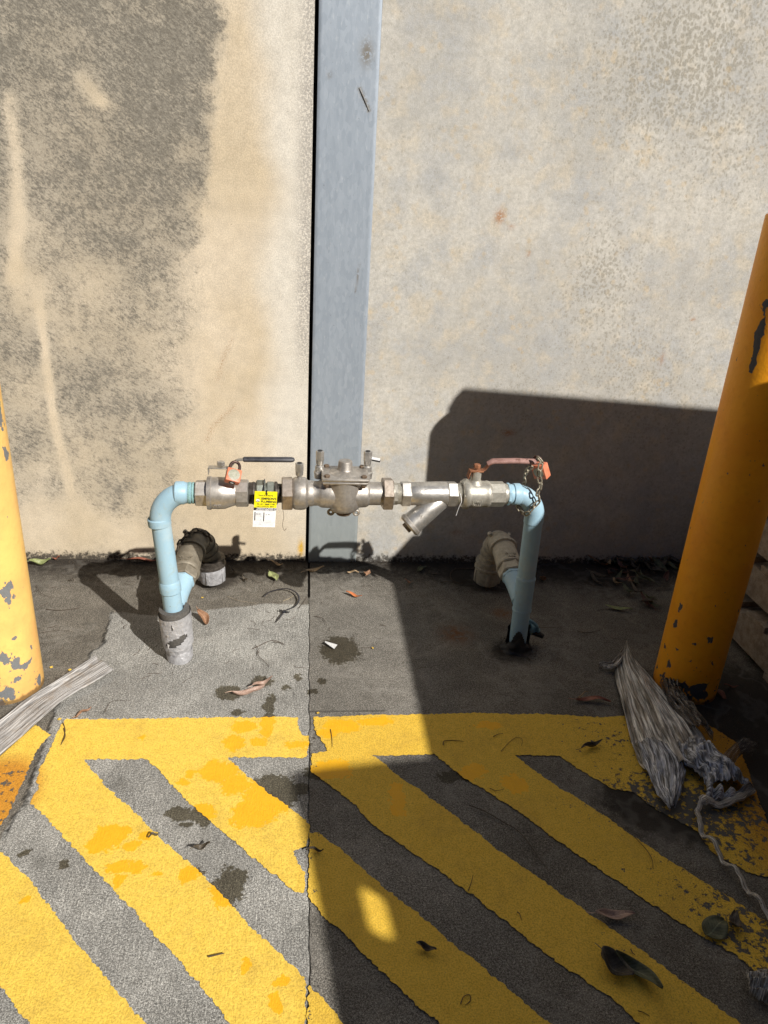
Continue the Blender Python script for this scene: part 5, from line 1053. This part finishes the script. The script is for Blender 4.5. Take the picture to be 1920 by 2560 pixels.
twig([(-0.0105,-0.3272),(0.0078,-0.2806),(0.0168,-0.2459)], .0008, 'thin dark twig between zip tie and joint')
twig([(-0.7577,-0.3298),(-0.7169,-0.3369),(-0.6627,-0.3264)], .0009, 'thin dark twig in the sun right of the left bollard')
twig([(-0.8326,-0.1849),(-0.7985,-0.2412),(-0.7530,-0.2683)], .0006, 'hair thin curved fibre near the left bollard')
twig([(-0.7299,-0.4589),(-0.6836,-0.4497),(-0.6482,-0.4527)], .0005, 'hair thin straight fibre left of the slab patch edge')
twig([(-0.5580,-0.8483),(-0.5447,-0.8773),(-0.5393,-0.9263)], .0009, 'curved dark twig on the yellow band beside the wood')
twig([(-0.4712,-0.8139),(-0.4638,-0.7727),(-0.4210,-0.7700)], .0005, 'hair thin loop of fibre above the yellow band')
twig([(-0.1472,-1.4540),(-0.1218,-1.4493)], .0014, 'short straight dark twig on the sunlit yellow stripe, lower left')
twig([(0.3627,-1.1386),(0.3927,-1.1558),(0.4238,-1.1832),(0.4501,-1.2096),(0.4650,-1.2447),(0.4753,-1.2782),(0.4853,-1.3104)], .0011, 'long dark twig crossing a grey gap in the shade')
twig([(0.3378,-0.9489),(0.3424,-0.9356),(0.3619,-0.9314),(0.3891,-0.9369)], .0011, 'curly brown twig on the shaded yellow band')
twig([(0.4659,-0.9218),(0.4795,-0.9152),(0.4918,-0.9141)], .001, 'short curled twig on the shaded yellow band, right of the curly one')
twig([(0.4720,-0.9756),(0.4885,-0.9563),(0.5077,-0.9366),(0.5252,-0.9247),(0.5338,-0.9373),(0.5261,-0.9573)], .0007, 'looped fibre on the shaded yellow band')
twig([(0.4180,-1.0903),(0.4316,-1.0976),(0.4499,-1.0943)], .0008, 'thin bent twig on the second shaded stripe')
twig([(0.3191,-1.3461),(0.3280,-1.3296),(0.3352,-1.3126)], .0008, 'short thin twig on the wide shaded stripe')
twig([(0.4003,-1.3958),(0.4034,-1.4007),(0.4043,-1.4105)], .001, 'tiny curved twig on the wide shaded stripe, lower')
twig([(0.2645,-1.5554),(0.2713,-1.5449),(0.2818,-1.5408),(0.2815,-1.5502),(0.2721,-1.5574)], .0009, 'small loop of twig near the bottom on a shaded stripe')
twig([(0.6921,-1.2381),(0.7021,-1.2670),(0.7047,-1.2906),(0.6974,-1.3151)], .0008, 'thin curved twig on the stripe left of the plastic strand')
twig([(0.5313,-1.4775),(0.5272,-1.4869),(0.5298,-1.4997)], .0016, 'dark stalk at the tip of the large curled leaf')
twig([(0.5839,-1.4770),(0.5844,-1.4835),(0.5871,-1.4884)], .001, 'tiny twig just above the large curled leaf')
twig([(0.5518,-1.5833),(0.5613,-1.5852),(0.5690,-1.5911)], .0008, 'tiny twig below the large curled leaf')
twig([(-0.5513,-0.8666),(-0.5390,-0.8961),(-0.5398,-0.9244)], .0009, 'thin curved twig on the left end of the sunlit yellow band')
twig([(0.0729,-0.8857),(0.0749,-0.9118),(0.0757,-0.9483)], .0009, 'thin upright twig on the sunlit band right of the joint')
twig([(0.4607,-0.1560),(0.4844,-0.1525),(0.5100,-0.1575),(0.5353,-0.1639)], .0012, 'thin black wire on the slab left of the rear right fitting')
twig([(0.6142,-0.0581),(0.5455,-0.0570),(0.5188,-0.0716),(0.5047,-0.1033),(0.5058,-0.1442),(0.5313,-0.1672)], .0022, 'black curved cable tie end near the rear right fitting')
twig([(0.7196,-0.4388),(0.7600,-0.4362),(0.7944,-0.4335)], .0008, 'thin dark twig right of the right riser foot')
twig([(0.8352,-0.4580),(0.8629,-0.4661),(0.9112,-0.4502)], .0013, 'dark twig on the slab between right riser and amber bollard')
# zip tie on the floor
zt = empty('zip_tie', (-0.0544,-0.3439,0.0040)); tag(zt, 'black cable tie curled open on the slab in the sun left of the joint', 'zip tie')
P = smoothpath([(*p, z_) for p, z_ in zip([(-0.1211,-0.2589),(-0.0998,-0.2299),(-0.0543,-0.2156),(-0.0232,-0.2355),(-0.0104,-0.2762),(-0.0218,-0.3158),(-0.0472,-0.3373)], (.008, .010, .012, .012, .010, .007, .006))], 8)
b = MB(); b.tube(P, .0030, 8, flat=.35, up=(0, 0, 1)); o = b.build('strap', M['zip'], zt, 60); o.matrix_parent_inverse = Matrix.Translation(-zt.location)
b = MB(); b.box((-0.0557,-0.3488,0.0070), (.012, .009, .007), Matrix.Rotation(.6, 3, 'Z'), .001); b.tube([(-0.0395,-0.3530,0.0070), (-0.0691,-0.3423,0.0090)], .003, 6, flat=.5); o = b.build('head', M['zip'], zt, 40); o.matrix_parent_inverse = Matrix.Translation(-zt.location)
b = MB(); b.tube([(-0.0563,-0.3514,0.0060), (-0.0675,-0.3851,0.0080), (-0.0780,-0.4087,0.0050)], [.0032, .003, .001], 8, flat=.35); o = b.build('tail', M['zip'], zt, 40); o.matrix_parent_inverse = Matrix.Translation(-zt.location)
# paper scrap
b = MB(); b.add([(*p, z_) for p, z_ in zip([(0.0669,-0.5069),(0.1014,-0.5328),(0.0920,-0.5472),(0.0665,-0.5253)], (.004, .009, .005, .012))], [(0, 1, 2, 3)]); o = b.build('paper_scrap', M['tapew'], None, None); md = o.modifiers.new('s', 'SOLIDIFY'); md.thickness = .0008
tag(o, 'small white scrap on the dark wet patch right of the joint', 'scrap')
# yellow paint flakes
b = MB()
for p in [(-0.3105,-0.2600),(0.2023,-0.5409),(-0.3299,-0.5976),(0.0432,-0.8239)]: 
    b.box((p[0], p[1], .004), (.006, .004, .0014), Matrix.Rotation(p[0] * 9, 3, 'Z'))
for p in [(-0.6028,-0.6359),(-0.6531,-0.6233),(-0.5705,-0.8336),(-0.6347,-0.7267)]: b.box((p[0], p[1], .004), (.007, .006, .0014), Matrix.Rotation(p[0] * 9, 3, 'Z'))
o = b.build('paint_flakes', M['paint'], None, None); tag(o, 'tiny loose flakes of yellow paint scattered over the slab', 'paint flakes', kind='stuff')
# grit and litter specks along the wall foot and over the slab
gb = MB(); rg = random.Random(3)
def grit(x, y, s_, z=None):
    h = s_ * rg.uniform(.4, .9); a = rg.uniform(0, 6.28); R = Matrix.Rotation(a, 3, 'Z') @ Matrix.Rotation(rg.uniform(-.6, .6), 3, 'X')
    q = [R @ Vector(v) for v in ((s_, 0, 0), (-s_ * .5, s_ * .7, 0), (-s_ * .5, -s_ * .7, 0), (0, 0, h), (0, 0, -h))]; c = Vector((x, y, .002 + h * .5 if z is None else z))
    gb.add([c + v for v in q], [(0, 1, 3), (1, 2, 3), (2, 0, 3), (1, 0, 4), (2, 1, 4), (0, 2, 4)])
for i in range(2600): grit(rg.uniform(-1.0, 1.6), -abs(rg.gauss(0, .030)) - .002, rg.uniform(.0007, .0028))
for i in range(900): grit(rg.uniform(-.95, 1.5), rg.uniform(-.8, -.02), rg.uniform(.0005, .0016))
for i in range(600): grit(.625 + rg.gauss(0, .035), -.55 + rg.gauss(0, .03), rg.uniform(.0008, .0026))
for i in range(400): grit(.61 + rg.gauss(0, .06), -.17 + rg.gauss(0, .04), rg.uniform(.0008, .0026))
for i in range(500): grit(1.15 + rg.gauss(0, .12), -.85 + rg.gauss(0, .10), rg.uniform(.0008, .0026), .006)
o = gb.build('grit', mat_plain('dark_grit', (.025, .02, .016), (.10, .08, .06), .9, 500, 0, 0, .001, .2, (.45, .40, .33)), None, None); tag(o, 'grit and crumbs gathered along the wall foot', 'grit', kind='stuff')
# fine fibres and needles
fb = MB()
for i in range(150):
    x, y = rg.uniform(-.9, 1.1), rg.uniform(-.75, -.04); a = rg.uniform(0, 6.28); L = rg.uniform(.01, .04); pts = []
    for j in range(5): pts.append((x, y, .003 + .001 * rg.random())); a += rg.uniform(-.7, .7); x += math.cos(a) * L / 4; y += math.sin(a) * L / 4
    fb.tube(pts, rg.uniform(.0003, .0007), 4)
o = fb.build('plant_fibres', M['twig'], None, 60); tag(o, 'fine dry plant fibres scattered over the aged slab', 'debris', kind='stuff')

bpy.context.view_layer.update()
